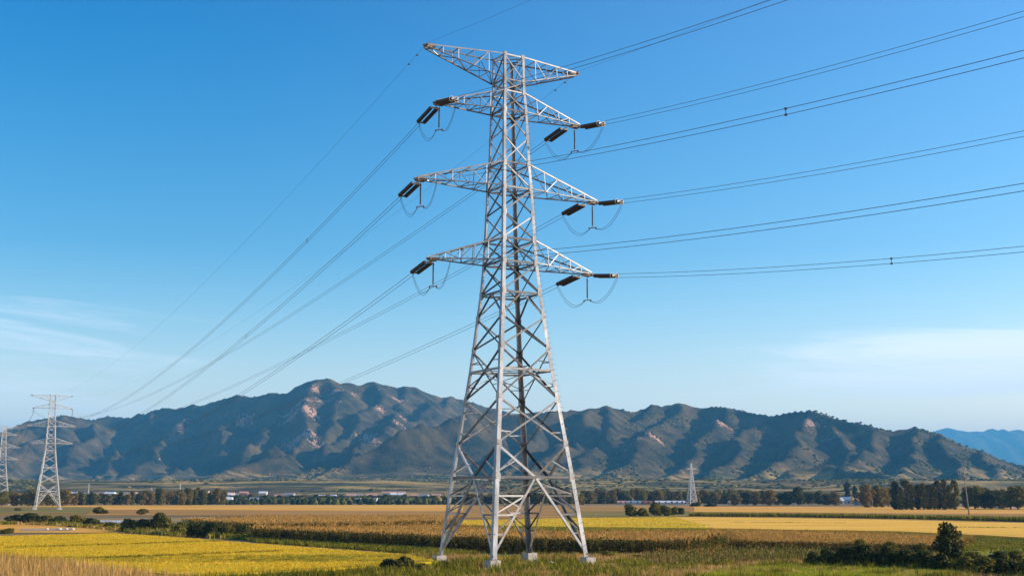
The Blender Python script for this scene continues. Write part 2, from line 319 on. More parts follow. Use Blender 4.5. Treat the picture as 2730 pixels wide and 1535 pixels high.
def mountain_mat():
    m = mat('mountain_slopes', (.05, .06, .03), .95, 0, .1); t = m.node_tree; b = t.nodes['Principled BSDF']
    g = N(t, 'ShaderNodeNewGeometry'); pos = g.outputs['Position']
    def noise(sc, det=6, st=None, d=0.0):
        mp = N(t, 'ShaderNodeMapping'); t.links.new(pos, mp.inputs[0])
        if st: mp.inputs['Scale'].default_value = st
        n = N(t, 'ShaderNodeTexNoise'); n.inputs['Scale'].default_value = sc; n.inputs['Detail'].default_value = det; n.inputs['Roughness'].default_value = .62
        n.inputs['Distortion'].default_value = d
        t.links.new(mp.outputs[0], n.inputs['Vector']); return n.outputs[0]
    cr = N(t, 'ShaderNodeValToRGB'); t.links.new(noise(.012, 9), cr.inputs[0])
    for e, (p, c) in zip(cr.color_ramp.elements, [(.38, (.012, .016, .007)), (.64, (.105, .072, .028))]): e.position = p; e.color = (*c, 1)
    # bare pink rock: a handful of real outcrops with ragged edges
    rk = None
    for (px, py, d, r) in [(640, 1112, 4170, 60), (655, 1130, 4080, 45), (460, 1140, 4150, 60), (440, 1165, 4000, 50), (410, 1148, 4200, 60), (385, 1158, 4180, 40), (520, 1108, 4300, 45), (512, 1125, 4220, 40), (800, 1070, 4020, 60), (815, 1100, 3920, 60), (790, 1120, 3880, 60), (812, 1160, 3680, 62), (835, 1180, 3600, 50), (770, 1175, 3650, 45), (843, 1030, 4180, 50), (858, 1075, 4080, 40), (765, 1105, 3980, 40), (905, 1050, 4150, 40), (940, 1040, 4230, 40), (1040, 1142, 3850, 55), (1000, 1090, 4080, 45), (1083, 1120, 4040, 45), (1060, 1060, 4300, 40), (980, 1160, 3700, 50), (975, 1190, 3550, 45), (690, 1150, 3900, 40), (560, 1150, 4000, 40), (1668, 1166, 3050, 45), (1756, 1165, 3150, 40), (1930, 1125, 3380, 40), (2160, 1120, 3180, 35), (2200, 1150, 3080, 35)]:
        c = at_depth(px, py, d)
        vm = N(t, 'ShaderNodeVectorMath', operation='DISTANCE'); t.links.new(pos, vm.inputs[0]); vm.inputs[1].default_value = tuple(c)
        f = math_node(t, 'SUBTRACT', 1.0, smooth(t, vm.outputs['Value'], r * .1, r * 1.5))
        rk = f if rk is None else math_node(t, 'MAXIMUM', rk, f)
    n1 = noise(.085, 12, (1.3, .6, .36), 1.6)
    rm = math_node(t, 'MULTIPLY_ADD', rk, .21, n1)
    rmask = smooth(t, rm, .655, .672)
    mxr = N(t, 'ShaderNodeMixRGB'); mxr.inputs[2].default_value = (.44, .25, .17, 1)
    t.links.new(rmask, mxr.inputs[0]); t.links.new(cr.outputs[0], mxr.inputs[1])
    # terraced fields low down
    sp = N(t, 'ShaderNodeSeparateXYZ'); t.links.new(pos, sp.inputs[0])
    low = math_node(t, 'SUBTRACT', 1.0, smooth(t, sp.outputs[2], 30, 85))
    f2 = smooth(t, noise(.009, 5, (.6, 1.6, 2.5)), .42, .52)
    crf = N(t, 'ShaderNodeValToRGB'); t.links.new(noise(.02, 6, (.4, 1.8, 3)), crf.inputs[0])
    for e, (p, c) in zip(crf.color_ramp.elements, [(.42, (.04, .05, .016)), (.60, (.42, .27, .085))]): e.position = p; e.color = (*c, 1)
    mxf = N(t, 'ShaderNodeMixRGB'); t.links.new(math_node(t, 'MULTIPLY', low, math_node(t, 'MULTIPLY_ADD', f2, .85, .15)), mxf.inputs[0]); t.links.new(mxr.outputs[0], mxf.inputs[1]); t.links.new(crf.outputs[0], mxf.inputs[2])
    t.links.new(mxf.outputs[0], b.inputs['Base Color'])
    bp = N(t, 'ShaderNodeBump'); bp.inputs['Strength'].default_value = .6; bp.inputs['Distance'].default_value = 6.0
    t.links.new(noise(.06, 6), bp.inputs['Height']); t.links.new(bp.outputs[0], b.inputs['Normal'])
    return m
M['mount'] = mountain_mat()
add_obj('mountains', np_mesh('mountains', V, Q, [M['mount']], smooth_=True), kind='structure')
def hill_z(x, y):
    i = np.clip(((np.asarray(x) - GX[0]) / 11).astype(int), 0, nx - 1); j = np.clip(((np.asarray(y) - GY[0]) / 11).astype(int), 0, ny - 1)
    return H[j, i]
# far blue range
D_SIL = [(2150, 1200), (2300, 1185), (2400, 1168), (2474, 1153), (2512, 1142), (2536, 1149), (2560, 1155), (2579, 1151), (2613, 1152), (2632, 1144), (2660, 1153), (2694, 1148), (2730, 1156), (2800, 1150), (2900, 1165), (3050, 1180)]
dp = world_poly([(x, y, 18000) for x, y in D_SIL])
xs = np.linspace(dp[0, 0], dp[-1, 0], 240); zs = np.interp(xs, dp[:, 0], dp[:, 2]); ys = np.linspace(0, 1, 40)
DX, DT = np.meshgrid(xs, ys); DZ = np.interp(DX, dp[:, 0], dp[:, 2])
DH = DZ * np.sin(np.clip(DT * 2, 0, 1) * pi / 2) ** 1.3 * np.where(DT > .5, 1 - (DT - .5) * 1.2, 1) + (fbm(DX / 700, DT * 8, 4, 5, True) - .6) * 260 * np.sin(DT * pi) * (1 - np.exp(-((DT - .5) / .08) ** 2))
DV = np.stack([DX, 15500 + DT * 5000, DH], -1).reshape(-1, 3); ii = np.arange(DV.shape[0]).reshape(40, 240)
add_obj('far_mountains', np_mesh('far_mountains', DV, np.stack([ii[:-1, :-1], ii[:-1, 1:], ii[1:, 1:], ii[1:, :-1]], -1).reshape(-1, 4), [M['mount']], smooth_=True), kind='structure')

# ------------------------------------------------------------------ ground sheet
M['ground'] = noisy('dry_farm_soil', [(0.30, (.10, .085, .03)), (0.48, (.22, .15, .06)), (0.62, (.33, .21, .085)), (0.8, (.38, .26, .12))], .012, detail=10, bump=.5, bscale=.6, bdist=.4, stretch=(.5, 1.6, 1))
b = MB(); b.add([(-30000, -400, 0), (30000, -400, 0), (30000, 40000, 0), (-30000, 40000, 0)], [(0, 1, 2, 3)])
b.build('ground', M['ground'], kind='structure')

# ------------------------------------------------------------------ scatter of plants
def poly_points(poly, density, mx=400000):
    poly = np.asarray(poly)[:, :2]; lo, hi = poly.min(0), poly.max(0); n = int(min(mx, (hi - lo).prod() * density))
    P = rng.uniform(lo, hi, (n, 2)); ins = np.zeros(n, bool); j = len(poly) - 1
    for i in range(len(poly)):
        a, b = poly[i], poly[j]
        c = ((a[1] > P[:, 1]) != (b[1] > P[:, 1])) & (P[:, 0] < (b[0] - a[0]) * (P[:, 1] - a[1]) / (b[1] - a[1] + 1e-9) + a[0]); ins ^= c; j = i
    return P[ins]
def inside(P, poly):
    poly = np.asarray(poly)[:, :2]; ins = np.zeros(len(P), bool); j = len(poly) - 1
    for i in range(len(poly)):
        a, c = poly[i], poly[j]; ins ^= ((a[1] > P[:, 1]) != (c[1] > P[:, 1])) & (P[:, 0] < (c[0] - a[0]) * (P[:, 1] - a[1]) / (c[1] - a[1] + 1e-9) + a[0]); j = i
    return ins
def blade_tpl(h, w, lean, nb, spread, mi, base=0.0, rngl=None):
    """tuft of nb bent blades, each a tapering strip of two triangles+one"""
    r = rngl or rng; V, Fc = [], []
    for i in range(nb):
        a = r.uniform(0, 2 * pi); ca, sa = cos(a), sin(a); hh = h * r.uniform(.7, 1.15); ln = lean * hh * r.uniform(.3, 1.3)
        ox, oy = r.normal(0, spread, 2); b0 = len(V); ww = w * r.uniform(.7, 1.3)
        for t, k in ((0, 1.0), (.55, .8)):
            cx, cy = ox + ca * ln * t * t, oy + sa * ln * t * t
            V += [(cx - sa * ww * k / 2, cy + ca * ww * k / 2, base + hh * t), (cx + sa * ww * k / 2, cy - ca * ww * k / 2, base + hh * t)]
        V.append((ox + ca * ln, oy + sa * ln, base + hh * (1 - .25 * lean)))
        Fc += [(b0, b0 + 1, b0 + 3), (b0, b0 + 3, b0 + 2), (b0 + 2, b0 + 3, b0 + 4)]
    return np.array(V), np.array(Fc), np.full(len(Fc), mi)
def merge_tpl(*T):
    V, Fc, Mi, o = [], [], [], 0
    for v, f, m in T: V.append(v); Fc.append(f + o); Mi.append(m); o += len(v)
    return np.concatenate(V), np.concatenate(Fc), np.concatenate(Mi)
def corn_tpl(dry=0.5, h=2.1):
    """one maize plant: stalk, arching leaves, tassel. material 0 green leaf, 1 dry leaf/stalk, 2 tassel"""
    V, Fc, Mi = [], [], []
    def strip(p, w, ax, mi):
        b0 = len(V)
        for q, k in zip(p, w):
            V.append((q[0] - ax[0] * k, q[1] - ax[1] * k, q[2])); V.append((q[0] + ax[0] * k, q[1] + ax[1] * k, q[2]))
        for i in range(len(p) - 1):
            a = b0 + 2 * i; Fc.extend([(a, a + 1, a + 3), (a, a + 3, a + 2)]); Mi.extend([mi, mi])
    a = rng.uniform(0, pi); H_ = h * rng.uniform(.88, 1.08)
    for k in (0, pi / 2): strip([(0, 0, 0), (0, 0, H_ * .93)], [.025, .015], (cos(a + k), sin(a + k)), 1)
    for i in range(8):
        z = H_ * (.14 + .095 * i + rng.uniform(-.03, .03)); an = a + (i % 2) * pi + rng.normal(0, .5); L = rng.uniform(.45, .75)
        c, s = cos(an), sin(an); mi = 1 if rng.random() < dry else 0
        strip([(0, 0, z), (c * L * .5, s * L * .5, z + .22), (c * L, s * L, z - rng.uniform(-.05, .25))], [.05, .06, .008], (-s, c), mi)
    for i in range(4):
        an = rng.uniform(0, 2 * pi); c, s = cos(an), sin(an)
        strip([(0, 0, H_ * .9), (c * .10, s * .10, H_ + .12)], [.028, .012], (-s, c), 2)
    return np.array(V), np.array(Fc), np.array(Mi)
def scatter(pts, tpls, smin=.8, smax=1.2, z=0.0, hs=None):
    """returns merged (V,F,mi) of templates dropped at pts"""
    Vs, Fs, Ms, off = [], [], [], 0; pick = rng.integers(0, len(tpls), len(pts))
    for k, (tv, tf, tm) in enumerate(tpls):
        P = pts[pick == k]; n = len(P)
        if n == 0: continue
        a = rng.uniform(0, 2 * pi, n); s = rng.uniform(smin, smax, n); c, si = np.cos(a) * s, np.sin(a) * s
        x = tv[None, :, 0] * c[:, None] - tv[None, :, 1] * si[:, None] + P[:, 0:1]
        y = tv[None, :, 0] * si[:, None] + tv[None, :, 1] * c[:, None] + P[:, 1:2]
        zz = tv[None, :, 2] * s[:, None] + (z if np.isscalar(z) else z[pick == k][:, None])
        Vs.append(np.stack([x, y, zz], -1).reshape(-1, 3))
        Fs.append((tf[None] + (np.arange(n) * len(tv))[:, None, None] + off).reshape(-1, 3)); off += n * len(tv); Ms.append(np.tile(tm, n))
    if not Vs: return np.zeros((0, 3)), np.zeros((0, 3), int), np.zeros(0, int)
    return np.concatenate(Vs), np.concatenate(Fs), np.concatenate(Ms)
def slab(poly, h, mi, step=4.0, amp=.12, base=-.05):
    """crop body: uneven top over the polygon, with sides"""
    poly = np.asarray(poly)[:, :2]; pts = []
    for a, c in zip(poly, np.roll(poly, -1, 0)):
        n = max(1, int(np.linalg.norm(c - a) / step)); pts += [a + (c - a) * i / n for i in range(n)]
    B = np.array(pts); B = B + (np.stack([fbm(B[:, 0] / 6, B[:, 1] / 6, 2, 1), fbm(B[:, 0] / 6, B[:, 1] / 6, 2, 2)], -1) - .5) * 2.4
    from mathutils.geometry import delaunay_2d_cdt
    P = poly_points(B, 1 / (step * step * 1.1), 9000); allp = [Vector(p) for p in np.concatenate([B, P])]
    n = len(B); vo, _, fo, *_ = delaunay_2d_cdt(allp, [(i, (i + 1) % n) for i in range(n)], [list(range(n))], 1, 1e-4)
    vo = np.array([tuple(v) for v in vo]); T = [f for f in fo if len(f) == 3]
    z = h + amp * 2 * (fbm(vo[:, 0] / 5, vo[:, 1] / 5, 3, 77) - .5)
    top = np.column_stack([vo, z]); bz = np.column_stack([B, np.full(n, base)]); bt = np.column_stack([B, np.full(n, h)])
    V = np.concatenate([top, bt, bz]); o = len(top); Fs = [tuple(f) for f in T]
    for i in range(n):
        j = (i + 1) % n; Fs += [(o + i, o + j, o + n + j), (o + i, o + n + j, o + n + i)]
    return V, np.array(Fs), np.full(len(Fs), mi)
def edge_pts(line, width, density):
    """points in a band of given width behind a polyline"""
    out = []
    for a, c in zip(line[:-1], line[1:]):
        a, c = np.asarray(a)[:2], np.asarray(c)[:2]; d = c - a; L = np.linalg.norm(d); n = int(L * width * density)
        nrm = np.array([-d[1], d[0]]) / L; nrm = nrm if nrm[1] > 0 else -nrm
        out.append(a + rng.uniform(0, 1, (n, 1)) * d + rng.uniform(0, width, (n, 1)) * nrm)
    return np.concatenate(out)
def stuff(name, T, mats, label, cat):
    v, f, m = merge_tpl(*T); return add_obj(name, np_mesh(name, v, f, mats, m), label=label, cat=cat, kind='stuff')

M['corn_g'] = leafy('maize_leaf', (.030, .045, .008), (.075, .095, .014), (.17, .17, .03))
M['corn_d'] = leafy('dry_maize_leaf', (.13, .085, .012), (.36, .20, .04), (.58, .34, .085))
M['tassel'] = leafy('maize_tassel', (.34, .18, .04), (.58, .32, .08), (.76, .46, .14), transl=.2)
M['corn_body'] = noisy('maize_canopy', [(.3, (.16, .09, .014)), (.55, (.42, .22, .045)), (.75, (.58, .32, .08))], .35, bump=1, bscale=2.5, bdist=.5, detail=8)
M['rice'] = noisy('ripe_rice', [(.30, (.30, .29, .008)), (.45, (.60, .43, .010)), (.62, (.78, .53, .014)), (.8, (.78, .56, .04))], .07, bump=.8, bscale=5, bdist=.25, detail=9, stretch=(.6, 1.2, 1))
M['rice_g'] = noisy('turning_rice', [(.25, (.46, .34, .02)), (.5, (.66, .46, .03)), (.8, (.78, .53, .06))], .05, bump=.8, bscale=4, bdist=.25, detail=9, stretch=(.5, 1.5, 1))
M['rice_o'] = noisy('golden_rice', [(.25, (.66, .33, .03)), (.5, (.88, .48, .055)), (.8, (.95, .56, .085))], .05, bump=.8, bscale=4, bdist=.25, detail=9, stretch=(.4, 1.6, 1))
M['rice_bl'] = leafy('rice_blade', (.42, .29, .02), (.70, .46, .025), (.82, .58, .06), transl=.4)
M['grass_g'] = leafy('green_grass', (.055, .07, .006), (.19, .18, .014), (.42, .34, .035), transl=.4)
M['grass_d'] = leafy('dry_grass', (.26, .14, .035), (.50, .30, .09), (.74, .50, .19), transl=.35)
M['grass_y'] = leafy('bright_grass', (.16, .20, .01), (.34, .36, .018), (.50, .48, .04), transl=.45)
M['green_field'] = noisy('green_crop', [(.3, (.12, .17, .02)), (.7, (.28, .31, .045))], .6, bump=.8, bscale=4, bdist=.2)

G = on_level
# near rice paddy, left
rice_poly = [G(-260, 1440, .9), G(-100, 1432, .9), G(0, 1428, .9), G(300, 1420, .9), G(500, 1433, .9), G(700, 1449, .9), G(1090, 1477, .9), G(1162, 1493, .9), G(1090, 1500, .9), G(1000, 1507, .9), G(620, 1527, .9), G(540, 1531, .9), G(300, 1520, .9), G(-260, 1500, .9)]
def tufts(n, *a, **k): return [blade_tpl(*a, **k) for _ in range(n)]
rt = tufts(5, .22, .035, .5, 5, .10, 1)
pts = poly_points(rice_poly, 9, 200000)
stuff('rice_crop', [slab(rice_poly, .85, 0, 5, .06), scatter(pts, rt, .7, 1.3, .80)], [M['rice'], M['rice_bl']], 'bright yellow ripe rice paddy left of the big tower', 'rice field')
# far rice on the right, green-gold part and golden part
pg = [G(1228, 1386, .9), G(1560, 1380, .9), G(1800, 1377.5, .9), G(1900, 1407, .9), G(1560, 1404, .9), G(1228, 1398, .9)]
stuff('rice_crop', [slab(pg, .9, 0, 8, .05), scatter(poly_points(pg, 1.2, 60000), tufts(4, .3, .08, .5, 5, .2, 1), .7, 1.3, .8)], [M['rice_g'], M['rice_bl']], 'yellow green rice field just right of the big tower legs', 'rice field')
po = [G(1800, 1377.5, .9), G(2100, 1380, .9), G(2400, 1385, .9), G(2730, 1393, .9), G(3050, 1400, .9), G(3050, 1440, .9), G(2730, 1431, .9), G(2400, 1415, .9), G(1900, 1407, .9)]
stuff('rice_crop', [slab(po, .9, 0, 8, .05)], [M['rice_o'], M['rice_bl']], 'long golden orange rice field stretching to the right edge', 'rice field')

# maize fields
cornt = [corn_tpl(.45) for _ in range(8)]; cornt_g = [corn_tpl(.2) for _ in range(6)]; cornt_d = [corn_tpl(.75) for _ in range(6)]
top_t = [merge_tpl(blade_tpl(.55, .06, .8, 3, .12, 1, 0), blade_tpl(.6, .035, .2, 2, .08, 2, 0)) for _ in range(5)]
MC = [M['corn_g'], M['corn_d'], M['tassel'], M['corn_body']]
def inset(poly, d):
    P = np.asarray(poly)[:, :2]; n = len(P); area = sum(P[i][0] * P[(i + 1) % n][1] - P[(i + 1) % n][0] * P[i][1] for i in range(n)); sg = 1 if area > 0 else -1; out = []
    for i in range(n):
        a, b_, c = P[i - 1], P[i], P[(i + 1) % n]; e1 = (b_ - a) / np.linalg.norm(b_ - a); e2 = (c - b_) / np.linalg.norm(c - b_)
        nn = sg * (np.array([-e1[1], e1[0]]) + np.array([-e2[1], e2[0]])); nn /= max(.6, np.linalg.norm(nn)); out.append(b_ + nn * d)
    return np.array(out)
def corn_field(front, back, h, label, et=cornt, dens=5.0, top_d=2.2, wid=2.6):
    poly = [np.array([*p[:2]]) for p in list(front) + list(back)[::-1]]; inner = inset(poly, wid * .8)
    q = poly_points(poly, dens * .9, 400000)
    keep = ~inside(q, inset(poly, wid)); q = q[keep]; front_y = np.interp(q[:, 0], [p[0] for p in front], [p[1] for p in front])
    q = q[(q[:, 1] < front_y + 12) | (rng.random(len(q)) < .5)]
    tp = poly_points(inner, top_d, 90000)
    return stuff('maize_crop', [slab(inner, h - .35, 3, 5, .15), scatter(q, et, .85 * h / 2.1, 1.1 * h / 2.1), scatter(tp, top_t, .8, 1.25, h - .48)], MC, label, 'maize field')
corn_field([G(655, 1438), G(690, 1440), G(900, 1452), G(1160, 1466), G(1300, 1473), G(1500, 1477), G(1720, 1483), G(1862, 1482), G(1940, 1468)],
           [G(690, 1403, 2), G(848, 1401, 2), G(1171, 1395, 2), G(1300, 1405, 2), G(1500, 1412, 2), G(1720, 1411, 2), G(1920, 1412, 2)], 2.1, 'brown topped maize field with dark front edge running behind the big tower legs', et=cornt_g)
corn_field([G(1945, 1467), G(2130, 1471), G(2330, 1476), G(2560, 1482)], [G(1925, 1411, 1.3), G(2130, 1414, 1.3), G(2330, 1420, 1.3), G(2600, 1428, 1.3)], 1.5, 'low brown maize field beneath the golden rice on the right', top_d=3)
corn_field([G(540, 1412), G(674, 1422), G(848, 1420), G(1171, 1413), G(1225, 1411)], [G(480, 1382, 2), G(700, 1373, 2), G(900, 1371, 2), G(1230, 1371, 2)], 2.1, 'second brown maize field with green edge further left of the tower', et=cornt_g, dens=3, top_d=1.2)
REED2 = [G(1700, 1508), G(1850, 1514), G(2000, 1510), G(2100, 1506), G(2195, 1503), G(2200, 1482), G(2060, 1480), G(1900, 1484), G(1740, 1488)]

# tall dry reed grass bottom-left
reed = [G(-200, 1452, 1.8), G(0, 1463, 1.8), G(200, 1479, 1.8), G(380, 1500, 1.8), G(520, 1524, 1.8), G(600, 1548, 1.8), np.array([-22, 70, 0]), np.array([-70, 70, 0])]
rd = [merge_tpl(blade_tpl(1.75, .05, .12, 4, .14, 0), blade_tpl(1.2, .05, .4, 5, .16, 1)) for _ in range(8)]
r2 = [merge_tpl(blade_tpl(1.35, .05, .12, 3, .16, 0), blade_tpl(1.0, .06, .5, 5, .2, 1)) for _ in range(6)]
q2 = poly_points(REED2, 6, 90000); hh_ = np.clip((q2[:, 0] - 10) / 14, .35, 1)
stuff('dry_reeds', [scatter(q2[rng.random(len(q2)) < hh_], r2, .7, 1.15), scatter(q2[::6], cornt_g, .45, .62)], [M['corn_g'], M['grass_d'], M['tassel']], 'low straw coloured reed patch at lower right before the dark thicket', 'reeds')
stuff('dry_reeds', [scatter(poly_points(reed, 9, 90000), rd, .75, 1.12)], [M['grass_d'], M['corn_d']], 'tall straw coloured reed grass filling the bottom left corner', 'reeds')

# rough grass around the tower
M['weed_soil'] = noisy('weedy_soil', [(.3, (.05, .06, .010)), (.5, (.16, .14, .02)), (.7, (.32, .20, .06)), (.85, (.42, .26, .09))], .13, detail=9, bump=1, bscale=2, bdist=.4)
wp = [G(560, 1530), G(1000, 1512), G(1090, 1504), G(1170, 1497), G(1100, 1476), G(1160, 1468), G(1500, 1478), G(1900, 1486), G(2000, 1500), G(2300, 1520), G(2750, 1500), np.array([95, 60, 0]), np.array([-60, 60, 0])]
b = MB(); b.add([(p[0], p[1], .03) for p in wp][::-1], [tuple(range(len(wp)))]); b.build('rough_ground', M['weed_soil'], kind='structure')
pw = poly_points([(-60, 92), (95, 92), (70, 142), (-20, 142), (-45, 110)], 14, 260000)
nz = fbm(pw[:, 0] / 9, pw[:, 1] / 7, 4, 91)
gt = [blade_tpl(.55, .05, .6, 7, .16, 0) for _ in range(5)]; dt = [blade_tpl(.65, .045, .4, 7, .16, 1) for _ in range(5)]; yt = [blade_tpl(.4, .05, .7, 7, .16, 2) for _ in range(4)]
ok = ~inside(pw, rice_poly) & ~inside(pw, reed); pw, nz = pw[ok], nz[ok]
nz = nz + rng.normal(0, .035, len(nz)); hm = fbm(pw[:, 0] / 2.2, pw[:, 1] / 2.2, 2, 95); pw, nz = pw[hm > .34], nz[hm > .34]
for sx_, sy_ in ((-1, -1), (1, -1), (1, 1), (-1, 1)):               # trodden ground round the footings
    c_ = np.array([-.19 + 5.7 * (sx_ * .857 - sy_ * .515), 126.46 + 5.7 * (sx_ * .515 + sy_ * .857)]); dd_ = np.linalg.norm(pw - c_, axis=1); k_ = (dd_ > 2.3) & ((dd_ > 3.6) | (rng.random(len(pw)) < .4)); pw, nz = pw[k_], nz[k_]
cl_ = pw[rng.choice(len(pw), 260)]; cl_ = (cl_[:, None] + rng.normal(0, .8, (260, 26, 2))).reshape(-1, 2); cl_ = cl_[~inside(cl_, rice_poly)]
stuff('rough_grass', [scatter(cl_, [blade_tpl(1.05, .07, .45, 8, .18, 0) for _ in range(4)], .5, 1.2), scatter(pw[nz < .43], gt, .6, 1.3), scatter(pw[(nz >= .51)], dt, .6, 1.3), scatter(pw[(nz >= .43) & (nz < .51)], yt, .6, 1.3)], [M['grass_g'], M['grass_d'], M['grass_y']], 'rough green and straw coloured weeds around the big tower feet', 'weeds')
# bright green paddy at the bottom right
gp = [G(1840, 1550), G(1930, 1528), G(2100, 1514), G(2300, 1514), G(2500, 1524), G(2600, 1550)]
stuff('green_paddy', [slab([np.array([*p[:2], 0]) for p in gp], .35, 0, 3, .05), scatter(poly_points(gp, 30, 60000), [blade_tpl(.35, .04, .4, 6, .1, 1) for _ in range(4)], .8, 1.2, .25)], [M['green_field'], M['grass_y']], 'bright green young paddy at the bottom right edge', 'rice field')
gq = [G(2440, 1478), G(2740, 1476), G(2900, 1480), G(2900, 1448), G(2730, 1444), G(2560, 1446)]
stuff('vegetable_patch', [slab([np.array([*p[:2], 0]) for p in gq], .4, 0, 3, .1), scatter(poly_points(gq, 4, 30000), [blade_tpl(.4, .12, .9, 6, .2, 1) for _ in range(4)], .8, 1.2, .3)], [M['green_field'], M['grass_g']], 'pale green vegetable patch behind the bushes at right edge', 'crop')

# flat far fields, each a sheet a little above the last
def field(pts_, col, z, name='field'):
    b = MB(); b.add([(p[0], p[1], z) for p in pts_], [tuple(range(len(pts_)))]); return b.build(name, col, kind='structure')
M['f_gold'] = noisy('stubble_gold', [(.3, (.50, .23, .03)), (.5, (.72, .35, .045)), (.7, (.82, .44, .07))], .02, detail=9, bump=.5, bscale=1, bdist=.3, stretch=(.4, 2, 1))
M['f_brown'] = noisy('stubble_brown', [(.3, (.20, .105, .018)), (.55, (.42, .21, .04)), (.75, (.56, .29, .06))], .03, detail=9, bump=.5, bscale=1, bdist=.3, stretch=(.3, 2, 1))
M['f_green'] = noisy('pasture', [(.3, (.09, .085, .012)), (.55, (.22, .16, .025)), (.75, (.38, .23, .05))], .03, detail=9, bump=.5, bscale=1, bdist=.3, stretch=(.4, 1.6, 1))
field([G(-300, 1371), G(1235, 1374), G(1235, 1345), G(-300, 1347)], M['f_gold'], .06)
field([G(-300, 1373), G(1235, 1375), G(1235, 1362), G(500, 1359), G(-300, 1358)], M['f_brown'], .12)
field([G(-300, 1368), G(230, 1372), G(260, 1352), G(-300, 1348)], M['f_green'], .18)
field([G(-300, 1420), G(330, 1420), G(480, 1400), G(260, 1393), G(-300, 1398)], M['f_gold'], .10)
field([G(1235, 1381), G(3000, 1392), G(3000, 1350), G(1235, 1347)], M['f_brown'], .08)
field([G(1500, 1382), G(1840, 1380), G(1840, 1362), G(1500, 1364)], M['f_green'], .14)
field([G(1850, 1364), G(3000, 1372), G(3000, 1353), G(1850, 1350)], M['f_gold'], .14)
M['pale_soil'] = noisy('pale_soil', [(.3, (.30, .20, .13)), (.7, (.52, .38, .28))], .4)
field([G(50, 1416), G(190, 1415), G(205, 1409), G(60, 1410)], M['pale_soil'], .16, 'bare_soil')
# grass bunds across the paddy
gb = [blade_tpl(.45, .05, .6, 7, .2, 0) for _ in range(4)]
for line, lab in (([G(20, 1459, .9), G(300, 1451, .9), G(600, 1441, .9)], 'thin green grass bund crossing the upper part of yellow paddy'), ([G(235, 1488, .9), G(480, 1479, .9), G(760, 1468, .9)], 'thin green grass bund crossing the lower part of yellow paddy')):
    stuff('grass_bund', [scatter(edge_pts(line, 1.0, 14), gb, .6, 1.1, .75)], [M['grass_g']], lab, 'grass bund')
# green grass verge between maize edge and paddy
vl = [G(600, 1432), G(700, 1447), G(900, 1461), G(1100, 1476), G(1170, 1484)]
stuff('grass_verge', [scatter(edge_pts(vl, 6.0, 9), [blade_tpl(.6, .06, .6, 7, .2, 0) for _ in range(4)], .5, 1.4)], [M['grass_g']], 'weedy green verge between yellow paddy and maize edge', 'grass verge')
fl = [np.array([*(G(x, y, .9)[:2]), 0]) - np.array([0, 2.6, 0]) for x, y in [(520, 1534), (620, 1528), (1000, 1508), (1090, 1501), (1165, 1494)]]
stuff('grass_verge', [scatter(edge_pts(fl, 4.0, 22), [blade_tpl(.95, .06, .4, 7, .2, 0) for _ in range(4)], .6, 1.25)], [M['grass_g']], 'dark green grass strip along the near side of yellow paddy', 'grass verge')
hm_ = [G(x, y) for x, y in [(-60, 1400), (60, 1398), (150, 1402), (260, 1410), (350, 1421), (480, 1430), (600, 1436), (680, 1440)]]
mt_ = [blade_tpl(1.1, .16, .7, 9, .35, 0) for _ in range(4)] + [blade_tpl(.9, .14, .6, 8, .35, 1) for _ in range(3)]
stuff('hedge_weeds', [scatter(edge_pts(hm_, 11.0, 1.3), mt_, .4, 1.3)], [M['grass_g'], M['grass_d']], 'ragged weeds growing between the bushes of the left hedge', 'weeds')
for ln, lb in (([G(1950, 1391, .9), G(2250, 1393, .9)], 'short dark furrow line in the golden rice middle'), ([G(2500, 1404, .9), G(2900, 1408, .9)], 'dark furrow line in the golden rice near right edge'), ([G(1610, 1398, .9), G(1900, 1399, .9)], 'dark furrow line where yellow rice turns golden')):
    stuff('grass_bund', [scatter(edge_pts(ln, 1.6, 4), [blade_tpl(.35, .12, .6, 7, .3, 0) for _ in range(3)], .5, 1.1, .75)], [M['grass_g']], lb, 'grass bund')
# low dark crop hedge on the right
hl = [G(1840, 1376), G(2100, 1378), G(2400, 1383), G(2760, 1391), G(3000, 1397)]
stuff('low_hedge', [scatter(edge_pts(hl, 7.0, 3.0), [blade_tpl(1.5, .22, .6, 9, .5, 0) for _ in range(5)], .6, 1.15)], [M['grass_g']], 'low dark green hedge line between brown field and golden rice', 'hedge')

# ------------------------------------------------------------------ trees and bushes
def foliage(n, blobs, leaf, mi=0, up=.3):
    """leaf-sized quads spread through clumpy ellipsoid blobs (cx,cy,cz,rx,ry,rz)"""
    w_ = np.array([b[3] * b[4] * b[5] for b in blobs]) ** .7; pk = rng.choice(len(blobs), n, p=w_ / w_.sum()); B = np.array(blobs)[pk]
    d = rng.normal(size=(n, 3)); d /= np.linalg.norm(d, axis=1)[:, None]; r = rng.uniform(.45, 1.0, n) ** .55 * (1 + rng.normal(0, .07, n))
    C = B[:, :3] + d * r[:, None] * B[:, 3:]
    nrm = d + rng.normal(0, .55, (n, 3)) + (0, 0, up); nrm /= np.linalg.norm(nrm, axis=1)[:, None]
    a = np.cross(nrm, rng.normal(size=(n, 3))); a /= np.linalg.norm(a, axis=1)[:, None]; c = np.cross(nrm, a)
    s = leaf * rng.uniform(.6, 1.35, n)[:, None]
    V = np.stack([C - a * s, C - c * s * .6, C + a * s, C + c * s * .6], 1).reshape(-1, 3); V[:, 2] = np.maximum(V[:, 2], .02)
    i = np.arange(n) * 4
    return V, np.stack([i, i + 1, i + 2, i + 3], -1)
M['leaf_dark'] = leafy('dark_leaves', (.014, .020, .004), (.048, .055, .009), (.15, .14, .028), transl=.3, nscale=.8)
M['leaf_mid'] = leafy('olive_leaves', (.05, .055, .008), (.145, .13, .018), (.32, .25, .04), transl=.4, nscale=.6)
